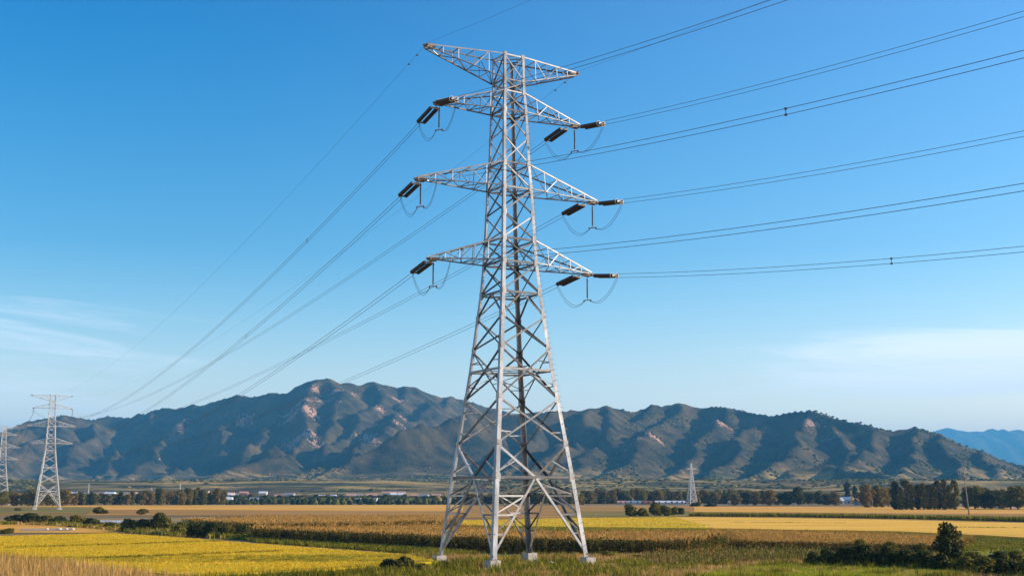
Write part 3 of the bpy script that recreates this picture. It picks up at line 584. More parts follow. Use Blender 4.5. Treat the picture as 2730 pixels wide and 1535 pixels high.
M['leaf_yel'] = leafy('autumn_leaves', (.08, .06, .012), (.19, .13, .028), (.34, .22, .055), transl=.3, nscale=.5)
M['bark'] = noisy('bark', [(.3, (.05, .04, .03)), (.7, (.16, .13, .10))], 3, bump=.6, bscale=12, bdist=.05)
M['bark_pale'] = noisy('pale_bark', [(.3, (.16, .14, .11)), (.7, (.38, .34, .28))], 3)
def clumps(n, rx, ry, z0, z1, br, shape='round'):
    out = []
    for _ in range(n):
        t = rng.uniform(0, 1); z = z0 + (z1 - z0) * t
        if shape == 'round': k = math.sqrt(max(.05, 1 - (2 * t - 1) ** 2 * .8))
        elif shape == 'poplar': k = .35 + .65 * math.sin(pi * min(1, t * .85 + .12))
        else: k = 1 - .55 * t
        a = rng.uniform(0, 2 * pi); r = rng.uniform(.1, .9) * k; q = br * rng.uniform(.65, 1.25)
        out.append((cos(a) * rx * r, sin(a) * ry * r, z, q, q, q * (.8 if shape != 'poplar' else 1.5)))
    return out
def make_plant(name, leafmat, nleaf, leaf, blobs, trunk=None, bark='bark'):
    root = empty(name)
    me = np_mesh('crown', *foliage(nleaf, blobs, leaf), [M[leafmat]]); add_obj('crown', me, root)
    mb = MB()
    if trunk:
        h, r = trunk; mb.tube([(0, 0, -.2), (.02 * h, 0, h * .35), (0, .02 * h, h * .7), (0, 0, h)], r, 7, rr=[r * 1.3, r, r * .7, r * .25])
        for i in range(6):
            z = h * rng.uniform(.35, .8); a = rng.uniform(0, 2 * pi); L = h * rng.uniform(.18, .35)
            mb.tube([(0, 0, z), (cos(a) * L * .5, sin(a) * L * .5, z + L * .45), (cos(a) * L * .9, sin(a) * L * .9, z + L * .9)], r * .4, 5, rr=[r * .45, r * .3, r * .1])
        mb.build('trunk', M[bark], root)
    else:
        for i in range(7):
            a = rng.uniform(0, 2 * pi); bb = blobs[i % len(blobs)]
            mb.tube([(cos(a) * .1, sin(a) * .1, -.1), (bb[0] * .5, bb[1] * .5, bb[2] * .5), (bb[0], bb[1], bb[2])], .04, 5, rr=[.05, .035, .015])
        mb.build('stems', M[bark], root)
    return root
# kinds: unit sizes; they are copied and scaled below
PROTO = {}
def proto(kind, builder, size):
    PROTO[kind] = [builder() for _ in range(3)], size, [False] * 3
proto('dark_bush', lambda: make_plant('bush', 'leaf_dark', 3000, .15, clumps(16, 1.35, 1.35, .25, 1.65, .6, 'low')), (2.9, 2.3))
proto('mid_bush', lambda: make_plant('bush', 'leaf_mid', 3000, .15, clumps(16, 1.35, 1.35, .25, 1.65, .6, 'low')), (2.9, 2.3))
proto('round_tree', lambda: make_plant('broadleaf_tree', 'leaf_dark', 4200, .22, clumps(26, 2.3, 2.3, .9, 5.2, 1.1), (4.2, .16)), (5.4, 6.2))
proto('olive_tree', lambda: make_plant('broadleaf_tree', 'leaf_mid', 3200, .30, clumps(26, 2.9, 2.9, 1.0, 7.2, 1.35), (5.5, .2)), (6.8, 8.4))
proto('autumn_tree', lambda: make_plant('broadleaf_tree', 'leaf_yel', 3200, .30, clumps(26, 2.9, 2.9, 1.0, 7.2, 1.35), (5.5, .2)), (6.8, 8.4))
proto('poplar', lambda: make_plant('poplar_tree', 'leaf_mid', 3800, .30, clumps(30, 1.45, 1.45, .9, 12.0, .85, 'poplar'), (11, .2), 'bark_pale'), (4.0, 13.3))
proto('dark_poplar', lambda: make_plant('poplar_tree', 'leaf_dark', 3800, .30, clumps(30, 1.45, 1.45, .9, 12.0, .85, 'poplar'), (11, .2)), (4.0, 13.3))
def place(kind, px, base, top, wpx, label, cat, group=None, depth=None):
    """plant a tree/bush whose foot shows at (px, base); its height and width follow from the distance"""
    variants, (w0, h0), used = PROTO[kind]; k = int(rng.integers(0, 3))
    p = G(px, base) if depth is None else np.array([(px - CX) / F * depth * 1.015, depth, 0.])
    ppm = F / (p[1] * 1.0); h = (base - top) / ppm if depth is None else HC + (1318 - top) / F * depth
    o = variants[k] if not used[k] else copy_tree(variants[k]); used[k] = True
    o.location = p; o.rotation_euler = (0, 0, rng.uniform(0, 2 * pi)); s = wpx / ppm / w0; o.scale = (s, s, h * 1.1 / h0)
    return tag(o, label=label, cat=cat, group=group)

HEDGE = [  # dark bushes left of centre
 (38, 1393, 1370, 46, 'dark_bush', 'dark low bush at the far left below the distant tower'),
 (85, 1394, 1366, 54, 'dark_bush', 'dark bush just in front of the distant tower foot'),
 (120, 1394, 1371, 44, 'mid_bush', 'olive bush touching the distant tower right foot'),
 (158, 1397, 1376, 46, 'dark_bush', 'dark bush first right of the distant tower'),
 (205, 1399, 1374, 50, 'mid_bush', 'olive bush between two dark bushes left of white tunnel'),
 (248, 1404, 1380, 50, 'dark_bush', 'dark bush at the left end of the white plastic tunnel'),
 (300, 1410, 1392, 56, 'mid_bush', 'low light green bush in front of the white plastic tunnel'),
 (350, 1417, 1381, 50, 'dark_bush', 'black green bush left of the round hedge tree'),
 (384, 1418, 1382, 42, 'dark_bush', 'dark bush tucked against the round hedge tree'),
 (444, 1417, 1379, 46, 'mid_bush', 'lit olive bush on right side of round hedge tree'),
 (482, 1425, 1393, 50, 'mid_bush', 'olive bush with pale flowers midway along the hedge'),
 (528, 1431, 1393, 56, 'dark_bush', 'widest black green bush of the hedge above the paddy corner'),
 (566, 1432, 1391, 52, 'dark_bush', 'tall dark bush right of the widest hedge bush'),
 (607, 1432, 1396, 42, 'mid_bush', 'olive bush near the hedge right end'),
 (645, 1433, 1399, 42, 'dark_bush', 'dark hedge bush where the maize edge begins'),
 (262, 1369, 1349, 30, 'mid_bush', 'lone dark shrub in the far stubble right of distant tower'),
 (282, 1369, 1357, 16, 'mid_bush', 'tiny shrub beside the lone far stubble shrub'),
 (382, 1371, 1356, 32, 'mid_bush', 'rounded lone shrub in far brown stubble'),
 (45, 1361, 1353, 22, 'mid_bush', 'small shrub in the pasture left of distant tower'),
 (20, 1422, 1408, 40, 'mid_bush', 'grassy shrub on the paddy left border'),
 (1045, 1534, 1488, 60, 'dark_bush', 'dark bush at the bottom edge left of the tower left foot'),
 (1085, 1529, 1482, 56, 'dark_bush', 'darkest bush beside the tower left foot'),
 (1125, 1530, 1500, 40, 'mid_bush', 'olive weedy bush right beneath the tower left foot'),
 (1700, 1496, 1478, 44, 'mid_bush', 'small olive bush right of the tower right foot'),
 (1620, 1492, 1470, 40, 'mid_bush', 'green weedy bush nearest the tower right foot'),
 (1681, 1376, 1344, 36, 'mid_bush', 'leftmost bush of the clump beyond the green gold rice'),
 (1712, 1376, 1352, 32, 'mid_bush', 'pale olive bush inside the clump beyond the rice'),
 (1744, 1374, 1340, 40, 'mid_bush', 'tallest bush of the clump beyond the green gold rice'),
 (1774, 1375, 1347, 30, 'mid_bush', 'bush right of the tallest clump bush'),
 (1797, 1373, 1351, 26, 'mid_bush', 'olive bush near the right end of the clump'),
 (1815, 1371, 1352, 20, 'dark_bush', 'small dark bush ending the clump beside the stubble'),
 (1853, 1349, 1338, 30, 'dark_bush', 'dark rounded bush at the foot of the small far pylon'),
 (1895, 1350, 1339, 30, 'dark_bush', 'dark rounded bush second right of the small far pylon'),
]
for px, ba, to, w_, kd, lab in HEDGE: place(kd, px, ba, to, w_ * 1.28, lab, 'bush', 'bushes along the field edges')
place('round_tree', 418, 1418, 1369, 50, 'round dark tree standing highest in the hedge above the paddy', 'tree')
place('round_tree', 2538, 1506, 1404, 88, 'solitary dark green tree rising from bushes at lower right', 'tree')
# the dark thicket at lower right
TH = [(2175, 1512, 1472, 50, 'dark_bush'), (2215, 1516, 1462, 60, 'dark_bush'), (2262, 1518, 1456, 64, 'dark_bush'), (2312, 1519, 1450, 66, 'dark_bush'), (2362, 1521, 1458, 66, 'dark_bush'), (2412, 1523, 1462, 66, 'dark_bush'), (2462, 1526, 1466, 68, 'dark_bush'), (2512, 1530, 1474, 66, 'dark_bush'),
      (2572, 1534, 1484, 70, 'mid_bush'), (2630, 1540, 1486, 72, 'mid_bush'), (2690, 1544, 1488, 76, 'dark_bush'), (2745, 1546, 1486, 78, 'mid_bush'), (2600, 1512, 1468, 60, 'mid_bush'), (2660, 1510, 1470, 60, 'dark_bush'), (2715, 1508, 1470, 60, 'mid_bush'), (2300, 1494, 1440, 52, 'mid_bush'), (2380, 1496, 1446, 52, 'mid_bush'), (2450, 1497, 1450, 52, 'mid_bush')]
NTH = ['leftmost low', 'second', 'third', 'fourth, tallest', 'fifth', 'sixth', 'seventh', 'eighth, under the solitary tree']
for i, (px, ba, to, w_, kd) in enumerate(TH):
    if i < 8: lab = '%s dark bush counting from left in the lower right thicket' % NTH[i]
    elif i < 12: lab = 'bush at the very bottom edge of the picture, %s one right of the solitary tree' % ['first', 'second', 'third', 'fourth'][i - 8]
    elif i < 15: lab = 'green bush behind the bottom right corner bushes, %s one' % ['left', 'middle', 'right'][i - 12]
    else: lab = 'lit olive bush rising behind the dark thicket, %s one' % ['left', 'middle', 'right'][i - 15]
    place(kd, px, ba, to, w_ * 1.25, lab, 'bush', 'bushes of the lower right thicket')
# shelter belt, left: rows of poplars and broadleaf trees
def belt(x0, x1, step, base, top, w_, kinds, lab, group, jit=.35, depth=None):
    x = x0
    while x < x1:
        k = kinds[int(rng.integers(0, len(kinds)))]
        b_ = base + rng.normal(0, .8); t_ = top + rng.normal(0, (base - top) * .10)
        place(k, x, b_, t_, w_ * rng.uniform(1.05, 1.6), lab, 'tree', group, depth=depth * rng.uniform(.95, 1.06) if depth else None)
        x += step * rng.uniform(1 - jit, 1 + jit)
belt(-30, 175, 15, 1348, 1312, 30, ['olive_tree', 'olive_tree', 'autumn_tree'], 'olive broadleaf tree in the belt behind the distant tower', 'trees behind the distant tower')
belt(178, 400, 10, 1345, 1316, 18, ['poplar', 'poplar', 'dark_poplar', 'olive_tree', 'autumn_tree'], 'narrow tree in the long left shelter belt', 'long left shelter belt')
belt(375, 605, 9.5, 1345, 1310, 16, ['poplar', 'dark_poplar', 'poplar', 'autumn_tree'], 'tall narrow tree in right half of the left shelter belt', 'right half of the left shelter belt')
belt(610, 1210, 15, 1338, 1321, 20, ['olive_tree', 'dark_poplar', 'round_tree'], 'small dark tree in the far belt left of the big tower', 'far belt left of the big tower')
belt(690, 1210, 34, 1330, 1308, 30, ['olive_tree', 'autumn_tree'], 'hazy tree in front of the foothills left of the big tower', 'hazy foothill trees left')
belt(1225, 1560, 13, 1344, 1316, 22, ['olive_tree', 'autumn_tree', 'dark_poplar'], 'dark tree seen behind or beside the big tower legs', 'trees behind the big tower legs')
belt(1560, 2000, 12, 1342, 1308, 22, ['olive_tree', 'autumn_tree', 'autumn_tree'], 'brownish tree in the belt around the small far pylon', 'belt around the small far pylon')
belt(1960, 2240, 24, 1346, 1312, 34, ['autumn_tree', 'olive_tree', 'round_tree'], 'rounded tree behind the sheds between pylon and poplars', 'trees between pylon and poplars')
belt(2600, 2790, 24, 1357, 1306, 42, ['olive_tree', 'round_tree', 'autumn_tree'], 'broad tree at the right edge beyond the utility pole', 'trees at the right edge')
belt(2310, 2375, 22, 1352, 1300, 32, ['olive_tree', 'autumn_tree'], 'grey green tree left of the tall poplar group', 'trees left of the tall poplars')
place('dark_poplar', 2262, 1342, 1288, 24, 'lone tall narrow tree left of the red roofs', 'tree'); place('dark_poplar', 2280, 1342, 1297, 18, 'shorter narrow tree touching the lone tall one', 'tree')
for i, (x, t_) in enumerate([(2386, 1289), (2402, 1300), (2417, 1287), (2432, 1293), (2448, 1290), (2463, 1287), (2477, 1297), (2491, 1284), (2505, 1290), (2519, 1283), (2534, 1284), (2548, 1289)]):
    place(['poplar', 'dark_poplar'][0 if i % 4 else 1], x, 1358 + (i % 2), t_ + [0, 4, -2, 3, 6, -3][i % 6], [31, 26, 34, 27][i % 4], 'tall poplar number %s from the left in the dark poplar group at right' % ['one', 'two', 'three', 'four', 'five', 'six', 'seven', 'eight', 'nine', 'ten', 'eleven', 'twelve'][i], 'tree', 'tall poplars at right')
place('autumn_tree', 2580, 1356, 1300, 40, 'yellowish tree right behind the utility pole', 'tree')
for vs, _, used in PROTO.values():                # drop prototypes nobody used
    for o, u_ in zip(vs, used):
        if not u_:
            for c in kids(o): bpy.data.objects.remove(c)
            bpy.data.objects.remove(o)

# trees on the hills: one mass of crowns
def crown_tpl():
    V = []; Fc = []; n = 7
    for j, (z, r) in enumerate(((0, .75), (.45, 1.0), (.8, .65))):
        for i in range(n):
            a = 2 * pi * i / n + j * .4; q = r * rng.uniform(.75, 1.2); V.append((cos(a) * q, sin(a) * q, z + rng.uniform(-.1, .1)))
    V.append((0, 0, 1.05))
    for j in range(2):
        for i in range(n): a, b_, c, d = j * n + i, j * n + (i + 1) % n, (j + 1) * n + (i + 1) % n, (j + 1) * n + i; Fc += [(a, b_, c), (a, c, d)]
    for i in range(n): Fc.append((2 * n + i, 2 * n + (i + 1) % n, 3 * n))
    return np.array(V), np.array(Fc), np.zeros(len(Fc), int)
P = np.column_stack([rng.uniform(-1400, 1900, 90000), rng.uniform(1620, 4300, 90000)])
zz = hill_z(P[:, 0], P[:, 1]); dens = fbm(P[:, 0] / 120, P[:, 1] / 120, 4, 71)
keep = ((dens > .60) & (zz > 12) & (P[:, 0] > 150)) | ((dens > .50) & (zz < 80) & (zz > -1.2) & (P[:, 1] < 2900))
P, zz = P[keep], zz[keep]
s_ = [(v * 4.2, f, m) for v, f, m in [crown_tpl() for _ in range(6)]]
stuff('hillside_trees', [scatter(P, s_, .5, 1.25, zz - 2.2)], [M['leaf_mid']], 'scattered dark trees covering the nearer hills and foothills', 'trees')
# the wooded strip at the foot of the hills, too far to tell one tree from another
def wood(x0, x1, y0, y1, n, size, lab, mats, d=5):
    P = np.column_stack([rng.uniform(x0, x1, n), rng.uniform(y0, y1, n)]); P[:, 0] = P[:, 0] * P[:, 1] / y0
    T = [(np.column_stack([v[:, 0] * .8, v[:, 1] * .8, v[:, 2] * 1.5 - .2]) * size, f, m) for v, f, m in [crown_tpl() for _ in range(6)]]
    k = fbm(P[:, 0] / 60, P[:, 1] / 60, 3, 66); P = P[k > .36]
    stuff('far_woodland', [scatter(P, T, .5, 1.25, 0.0)], mats, lab, 'woodland')
wood(-420, -70, 1060, 1200, 900, 3.4, 'dim strip of far trees in front of the town on the left', [M['leaf_dark']])
wood(-250, -20, 900, 1180, 700, 3.2, 'dark brush strip beyond the stubble left of the big tower', [M['leaf_dark']])
wood(-60, 420, 960, 1600, 2600, 4.2, 'brown woodland strip beneath the right hand hills', [M['leaf_yel']])
wood(40, 470, 1000, 1900, 1500, 5.2, 'green woodland strip beneath the right hand hills', [M['leaf_mid']])
# along the right-hand crest, where single crowns break the skyline
cr_ = world_poly([(x, y, depthC(x)) for x, y in C_SIL if x > 2150]); q = []
for a, c in zip(cr_[:-1], cr_[1:]): q.append(a + rng.uniform(0, 1, (22, 1)) * (c - a) + rng.normal(0, 12, (22, 3)) * (1, 1, 0))
q = np.concatenate(q); stuff('ridge_trees', [scatter(q[:, :2], s_, .5, 1.2, hill_z(q[:, 0], q[:, 1]) - 2)], [M['leaf_dark']], 'row of dark tree crowns along the right hand ridge line', 'trees')

# ------------------------------------------------------------------ lattice towers
def make_tower(levels, arms, nodes, horiz, plan, apex=None, legw=(.50, .27), diag=(.205, .13), foot=True, rot_arm=0.0, lean=(0., 0.)):
    """levels [(z, half width)], arms [(z_bottom, z_top, left length, right length, tip z)]; local x is the arm direction"""
    root = empty('transmission_tower'); zs_ = [l[0] for l in levels]; hw = [l[1] for l in levels]; H_ = zs_[-1]
    def a_(z): return np.interp(z, zs_, hw)
    def corner(i, z):
        sx, sy = ((-1, -1), (1, -1), (1, 1), (-1, 1))[i]; a = a_(z)
        return np.array([sx * a + lean[0] + lean[1] * z / H_, sy * a, z])
    faces = [(0, 1, (0, -1, 0)), (1, 2, (1, 0, 0)), (2, 3, (0, 1, 0)), (3, 0, (-1, 0, 0))]
    def lw(z): return legw[0] + (legw[1] - legw[0]) * z / H_
    def dw(z): return diag[0] + (diag[1] - diag[0]) * z / H_
    for i in range(4):                                          # main legs
        mb = MB(); sx, sy = ((-1, -1), (1, -1), (1, 1), (-1, 1))[i]
        for z0, z1 in zip(zs_[:-1], zs_[1:]):
            w0, w1, t_ = lw(z0), lw(z1), .035
            L = lambda w: [(0, 0), (w, 0), (w, t_), (t_, t_), (t_, w), (0, w)]
            mb.section(corner(i, z0), corner(i, z1), np.array((-sx, 0, 0.)), np.array((0, -sy, 0.)), L(w0), pts1=L(w1))
        for z in nodes:                                         # splice and gusset plates
            c = corner(i, z); g = lw(z) * 1.25
            mb.box((c[0] - sx * g * .52, c[1] - sy * -.014, c[2] - g * .7), (g, .02, g * 1.4)); mb.box((c[0] - sx * -.014, c[1] - sy * g * .52, c[2] - g * .7), (.02, g, g * 1.4))
        mb.build('leg', M['steel_leg'], root)
    for f, (i, j, nr) in enumerate(faces):                      # bracing of each face
        mb = MB(); zb = nodes
        m_ = lambda z: (corner(i, z) + corner(j, z)) / 2
        P_ = lambda k, z: corner(k, z)
        z1 = zb[0]; w = dw(0) * 1.15
        if foot:                                                # inverted V from the feet to the first horizontal
            for k in (i, j):
                A0, A1 = P_(k, 1.2), m_(z1); mb.angle(A0, A1, w, nr, .04, flip=1 if k == i else -1)
                prev = None
                for q_, t in enumerate((.28, .52, .76)):
                    a1 = A0 + (A1 - A0) * t; b1 = P_(k, a1[2]); mb.angle(b1, a1, w * .75, nr, .065)
                    if prev is not None: mb.angle(prev, a1, w * .6, nr, .09)
                    prev = b1
                mb.angle(prev, A1 * .92 + A0 * .08, w * .6, nr, .09)
            V1 = zb[1]
            for k in (i, j):
                mb.angle(m_(z1), P_(k, V1), w, nr, .04); mb.angle(P_(k, z1 + (V1 - z1) * .12), m_(z1) * .5 + P_(k, V1) * .5, w * .55, nr, .07)
            start = 1
        else: start = 0
        for q_, (a, c) in enumerate(zip(zb[start:-1], zb[start + 1:])):
            w = dw(a)
            if foot and c == FOLD:                              # inverted V up to the waist
                for k in (i, j): mb.angle(P_(k, a), m_(c), w, nr, .04)
                continue
            mb.angle(P_(i, a), P_(j, c), w, nr, .04); mb.angle(P_(j, a), P_(i, c), w, nr, .066, flip=-1)
            if c - a > 4.2:                                     # short redundants in the big panels
                X_ = (P_(i, a) + P_(j, c) + P_(j, a) + P_(i, c)) / 4
                for k in (i, j):
                    lo_ = P_(k, a) * .5 + X_ * .5; mb.angle(P_(k, lo_[2] + .1), lo_, w * .55, nr, .095); mb.angle(P_(k, lo_[2] + .1), X_ * .95 + lo_ * .05, w * .5, nr, .12) if q_ % 2 else None
                    hi_ = P_(k, c) * .5 + X_ * .5; mb.angle(P_(k, hi_[2] - .1), hi_, w * .55, nr, .095)
        for z in horiz: mb.angle(P_(i, z), P_(j, z), dw(z) * 1.25, nr, .02)
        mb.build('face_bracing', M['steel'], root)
    for z in plan:                                              # plan bracing
        mb = MB()
        c = [corner(k, z) for k in range(4)]; mb.angle(c[0], c[2], dw(z) * .8, (0, 0, 1), .03); mb.angle(c[1], c[3], dw(z) * .8, (0, 0, 1), .06)
        mm = [(c[k] + c[(k + 1) % 4]) / 2 for k in range(4)]
        for k in range(4): mb.angle(mm[k], mm[(k + 1) % 4], dw(z) * .7, (0, 0, 1), .09)
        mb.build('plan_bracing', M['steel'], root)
    ca, sa = cos(rot_arm), sin(rot_arm); tips = []
    for q_, (zb_, zt, Ll, Lr, tz) in enumerate(arms):
        for s, L in ((-1, Ll), (1, Lr)):
            n_, f_ = (0, 3) if s < 0 else (1, 2); mb = MB(); top = (zt > zs_[-1] - .8)
            cxz = lean[0] + lean[1] * tz / H_
            ax = np.array([ca, sa, 0.]); ay = np.array([-sa, ca, 0.])
            tip = np.array([cxz, 0, tz]) + s * L * ax; hwid = .42 if top else .32
            wA, wD = .15, .075
            B = [corner(n_, zb_), corner(f_, zb_)]; T = [corner(n_, zt), corner(f_, zt)]
            TB = [tip - ay * hwid, tip + ay * hwid]; TT = [p + (0, 0, .22) for p in TB]
            if top: TB = [p + (0, 0, -.28) for p in TB]; TT = [p + (0, 0, .28) for p in TB]
            n = 5
            for k, nr in ((0, (0, -1, 0)), (1, (0, 1, 0))):
                mb.angle(B[k], TB[k], wA, (0, 0, -1), 0, flip=1 if (k ^ (s > 0)) else -1); mb.angle(T[k], TT[k], wA * .9, nr, 0)
                bp = [B[k] + (TB[k] - B[k]) * t / n for t in range(n + 1)]; tp = [T[k] + (TT[k] - T[k]) * t / n for t in range(n + 1)]
                for t in range(1, n): mb.angle(bp[t], tp[t], wD, nr, .02)
                for t in range(0, n - 1): mb.angle(*((tp[t], bp[t + 1]) if (t % 2 == 0) ^ top else (bp[t], tp[t + 1])), wD, nr, .035)
            for lo, hi, nr in ((B, TB, (0, 0, -1)), (T, TT, (0, 0, 1))):
                a0 = [lo[0] + (hi[0] - lo[0]) * t / n for t in range(n + 1)]; a1 = [lo[1] + (hi[1] - lo[1]) * t / n for t in range(n + 1)]
                for t in range(1, n): mb.angle(a0[t], a1[t], wD, nr, .03)
                for t in range(0, n):
                    if nr[2] < 0: mb.angle(*((a0[t], a1[t + 1]) if t % 2 else (a1[t], a0[t + 1])), wD, nr, .05)
            arm = mb.build('ground_wire_arm' if top else 'cross_arm', M['steel'], root)
            e = MB(); back = tip - s * .95 * ax                 # heavy plates at the tip
            for k in (-1, 1): e.bar(tip + ay * k * hwid * .9 + (0, 0, -.05), back + ay * k * hwid * 1.15 + (0, 0, 0), .06, .34)
            e.bar(tip - ay * (hwid + .12) + s * ax * .02, tip + ay * (hwid + .12) + s * ax * .02, .16, .26); e.bar(tip, tip + s * ax * .35, .22, .16)
            e.bar(back - ay * hwid * 1.1, back + ay * hwid * 1.1, .1, .2)
            e.build('tip_plate', M['steel_old'], arm); tips.append(tip)
    if foot:
        for i in range(4):
            c = corner(i, 0); sx, sy = ((-1, -1), (1, -1), (1, 1), (-1, 1))[i]; mb = MB()
            mb.box((c[0] - sx * .15, c[1] - sy * .15, -.3), (1.2, 1.2, 1.25), taper=.96); mb.box((c[0] - sx * .12, c[1] - sy * .12, .95), (.7, .7, .05), mi=1)
            for bx in (-.2, .2):
                for by in (-.2, .2): mb.tube([(c[0] - sx * .12 + bx, c[1] - sy * .12 + by, .99), (c[0] - sx * .12 + bx, c[1] - sy * .12 + by, 1.15)], .03, 6, mi=1)
            mb.build('footing', [M['concrete'], M['steel_old']], root)
    return root, tips
FOLD = 28.2
LV = [(0, 5.74), (8.95, 4.70), (20, 3.28), (28.2, 2.42), (31.5, 2.18), (34, 2.06), (39.65, 1.84), (42.4, 1.68), (48.3, 1.50), (50.5, 1.36), (51.8, 1.33), (54.65, 1.30)]
NODES = [8.95, 12.3, 17.0, 22.3, 25.7, 28.2, 31.5, 34, 36.8, 39.65, 42.4, 45.4, 48.3, 50.5, 51.8, 54.65]
ARMS = [(31.5, 34, 9.5, 10.2, 31.3), (39.65, 42.4, 10.95, 11.1, 39.6), (48.3, 50.5, 8.8, 8.95, 48.2), (51.8, 54.65, 9.95, 8.75, 54.4)]
ROT = R(31); CT = np.array([-.19, 126.46, 0.])
tower, _ = make_tower(LV, ARMS, NODES, [8.95, 20.0, 28.2, 31.5, 34, 39.65, 42.4, 48.3, 50.5, 51.8, 54.62], [8.95, 20, 28.2, 31.5, 39.65, 48.3, 54.6], rot_arm=R(-2.5), lean=(.33 * cos(ROT), -.62 * cos(ROT)))
for q_ in range(90):                                            # climbing bolts up the right-hand leg
    z = 2.2 + q_ * .56; a = np.interp(z, [l[0] for l in LV], [l[1] for l in LV]); c = np.array([a + .33 * cos(ROT) - .62 * cos(ROT) * z / 54.65, -a, z]); d = np.array((1, 0, 0) if q_ % 2 else (0, -1, 0))
    bolt = MB(); bolt.bar(c + d * -.02, c + d * .30, .035); bolt.build('step_bolt', M['steel_old'], tower)
tower.location = CT; tower.rotation_euler = (0, 0, ROT)
tag(tower, 'huge galvanised lattice power tower on four concrete feet in the centre', 'power tower', 'lattice towers of the power line')
T2C = np.array([-222., 581., 0]); R2 = R(26)
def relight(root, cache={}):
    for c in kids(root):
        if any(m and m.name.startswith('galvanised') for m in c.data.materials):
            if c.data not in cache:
                k = c.data; n_ = k.copy(); n_.materials.clear(); n_.materials.append(M['steel_sunlit']); cache[k] = n_
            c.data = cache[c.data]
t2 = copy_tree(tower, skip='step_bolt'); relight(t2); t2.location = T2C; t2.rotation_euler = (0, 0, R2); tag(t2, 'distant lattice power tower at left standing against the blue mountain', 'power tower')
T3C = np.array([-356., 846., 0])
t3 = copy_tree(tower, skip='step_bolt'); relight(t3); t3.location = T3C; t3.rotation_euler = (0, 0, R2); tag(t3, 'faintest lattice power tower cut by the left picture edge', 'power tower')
FOLD = -1
st, _ = make_tower([(0, 3.3), (14, 1.7), (26, .75), (31.4, .35)], [(26.6, 28.2, 4.4, 4.4, 26.8)], [.6, 5.5, 10, 14, 17, 20, 22.5, 24.5, 26.6, 28.2, 30], [5.5, 10, 14, 20, 26.6, 28.2], [14], legw=(.5, .36), diag=(.3, .22), foot=False)
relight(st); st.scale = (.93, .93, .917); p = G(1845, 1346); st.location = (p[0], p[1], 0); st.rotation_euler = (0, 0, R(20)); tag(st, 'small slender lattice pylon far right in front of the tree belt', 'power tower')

# ------------------------------------------------------------------ insulators, jumpers, conductors
XA = np.array([cos(ROT - R(2.5)), sin(ROT - R(2.5)), 0]); AR = ARMS
def tipw(s, i):
    zb_, zt, Ll, Lr, tz = AR[i]; lx = .33 - .62 * tz / 54.65
    return CT + np.array([lx, 0, tz]) + s * (Ll if s < 0 else Lr) * XA
def unit(v): v = np.array(v, float); return v / np.linalg.norm(v)
def sheds(mb, p0, p1, r, pitch=.15, mi=0):
    d = p1 - p0; L = np.linalg.norm(d); n = int(L / pitch); P_, rr = [p0], [r * .4]
    for i in range(n):
        t = (i + .5) / n
        for dt_, k in ((-.32, .5), (-.1, 1.0), (.12, .95), (.3, .5)): P_.append(p0 + d * (t + dt_ / n)); rr.append(r * k)
    P_.append(p1); rr.append(r * .4); mb.tube(P_, r, 10, mi, rr)
def tension_set(tip, d, label, group, ring=False, L=3.4, lead=.75):
    """double tension string from arm tip along d; returns live-end point"""
    d = unit(d); side = unit(np.cross(d, (0, 0, 1))); up = np.cross(side, d)
    gap = side * (.30 if ring else .36)
    root = empty('insulator_string', tip, label=label, cat='insulator', group=group)
    a = d * lead; e = a + d * L; hw_ = MB(); hw_.tube([(0, 0, 0), a], .04, 6)
    hw_.bar(a - gap * 1.25, a + gap * 1.25, .07, .16); hw_.build('yoke_plate', M['fitting'], root)
    for s in (-1, 1):
        mb = MB(); sheds(mb, a + gap * s + d * .08, e + gap * s - d * .02, .225, .19); mb.build('insulator', M['porcelain'], root, sm=True)
    h2 = MB(); h2.bar(e - gap * 1.3 + d * .06, e + gap * 1.3 + d * .06, .07, .18); h2.bar(e + d * .1, e + d * .55, .07, .12)
    h2.bar(e + d * .55 - up * .22, e + d * .55 + up * .22, .06, .12); h2.build('yoke_plate', M['fitting'], root)
    if ring:
        for s in (-1, 1):
            rg = MB(); c = e + gap * s - d * .1; rg.tube([c + .27 * (cos(t) * side + sin(t) * up) for t in np.linspace(0, 2 * pi, 15)], .03, 6); rg.build('grading_ring', M['white'], root, sm=True)
    return tip + e + d * .6, up
def jump_string(tip, label, group, n_loc=(0, 0, 0)):
    root = empty('jumper_insulator', tip + np.array([0, 0, -.2]), label=label, cat='insulator', group=group)
    mb = MB(); sheds(mb, np.array((0, 0, -.25)), np.array((0, 0, -2.45)), .105, .12); mb.build('insulator', M['porcelain'], root, sm=True)
    hb = MB(); hb.tube([(0, 0, .1), (0, 0, -.3)], .03, 6); hb.tube([(0, 0, -2.4), (0, 0, -2.65)], .03, 6)
    ax = unit((.75, -.35, 0)); hb.bar(-ax * .48 + (0, 0, -2.68), ax * .48 + (0, 0, -2.68), .08, .09)
    for s in (-1, 1): hb.bar(ax * .4 * s + (0, 0, -2.66), ax * .4 * s + (0, 0, -2.88), .18, .14)
    hb.build('yoke_bar', M['steel_old'], root)
    b0 = tip + (0, 0, -3.02); return b0 - ax * .4, b0 + ax * .4
def sag_pts(a, b, sag, n=14): return [a + (b - a) * t - np.array((0, 0, 4 * sag * t * (1 - t))) for t in np.linspace(0, 1, n)]
def px_of(q):
    d = q[1] * cos(PITCH) + (q[2] - HC) * sin(PITCH); return CX + F * q[0] / d
SPX = {(-1, 2): (2152,), (-1, 1): (2106,), (1, 0): (2366,)}        # where the photograph shows spacers
PHI = R(32); RD = np.array([sin(PHI), -cos(PHI), 0]); QR = .0006
arm_names = ['lowest', 'middle', 'upper']
MR = {(-1, 0): .15, (-1, 1): .17, (-1, 2): .165, (1, 0): .15, (1, 1): .14, (1, 2): .145}
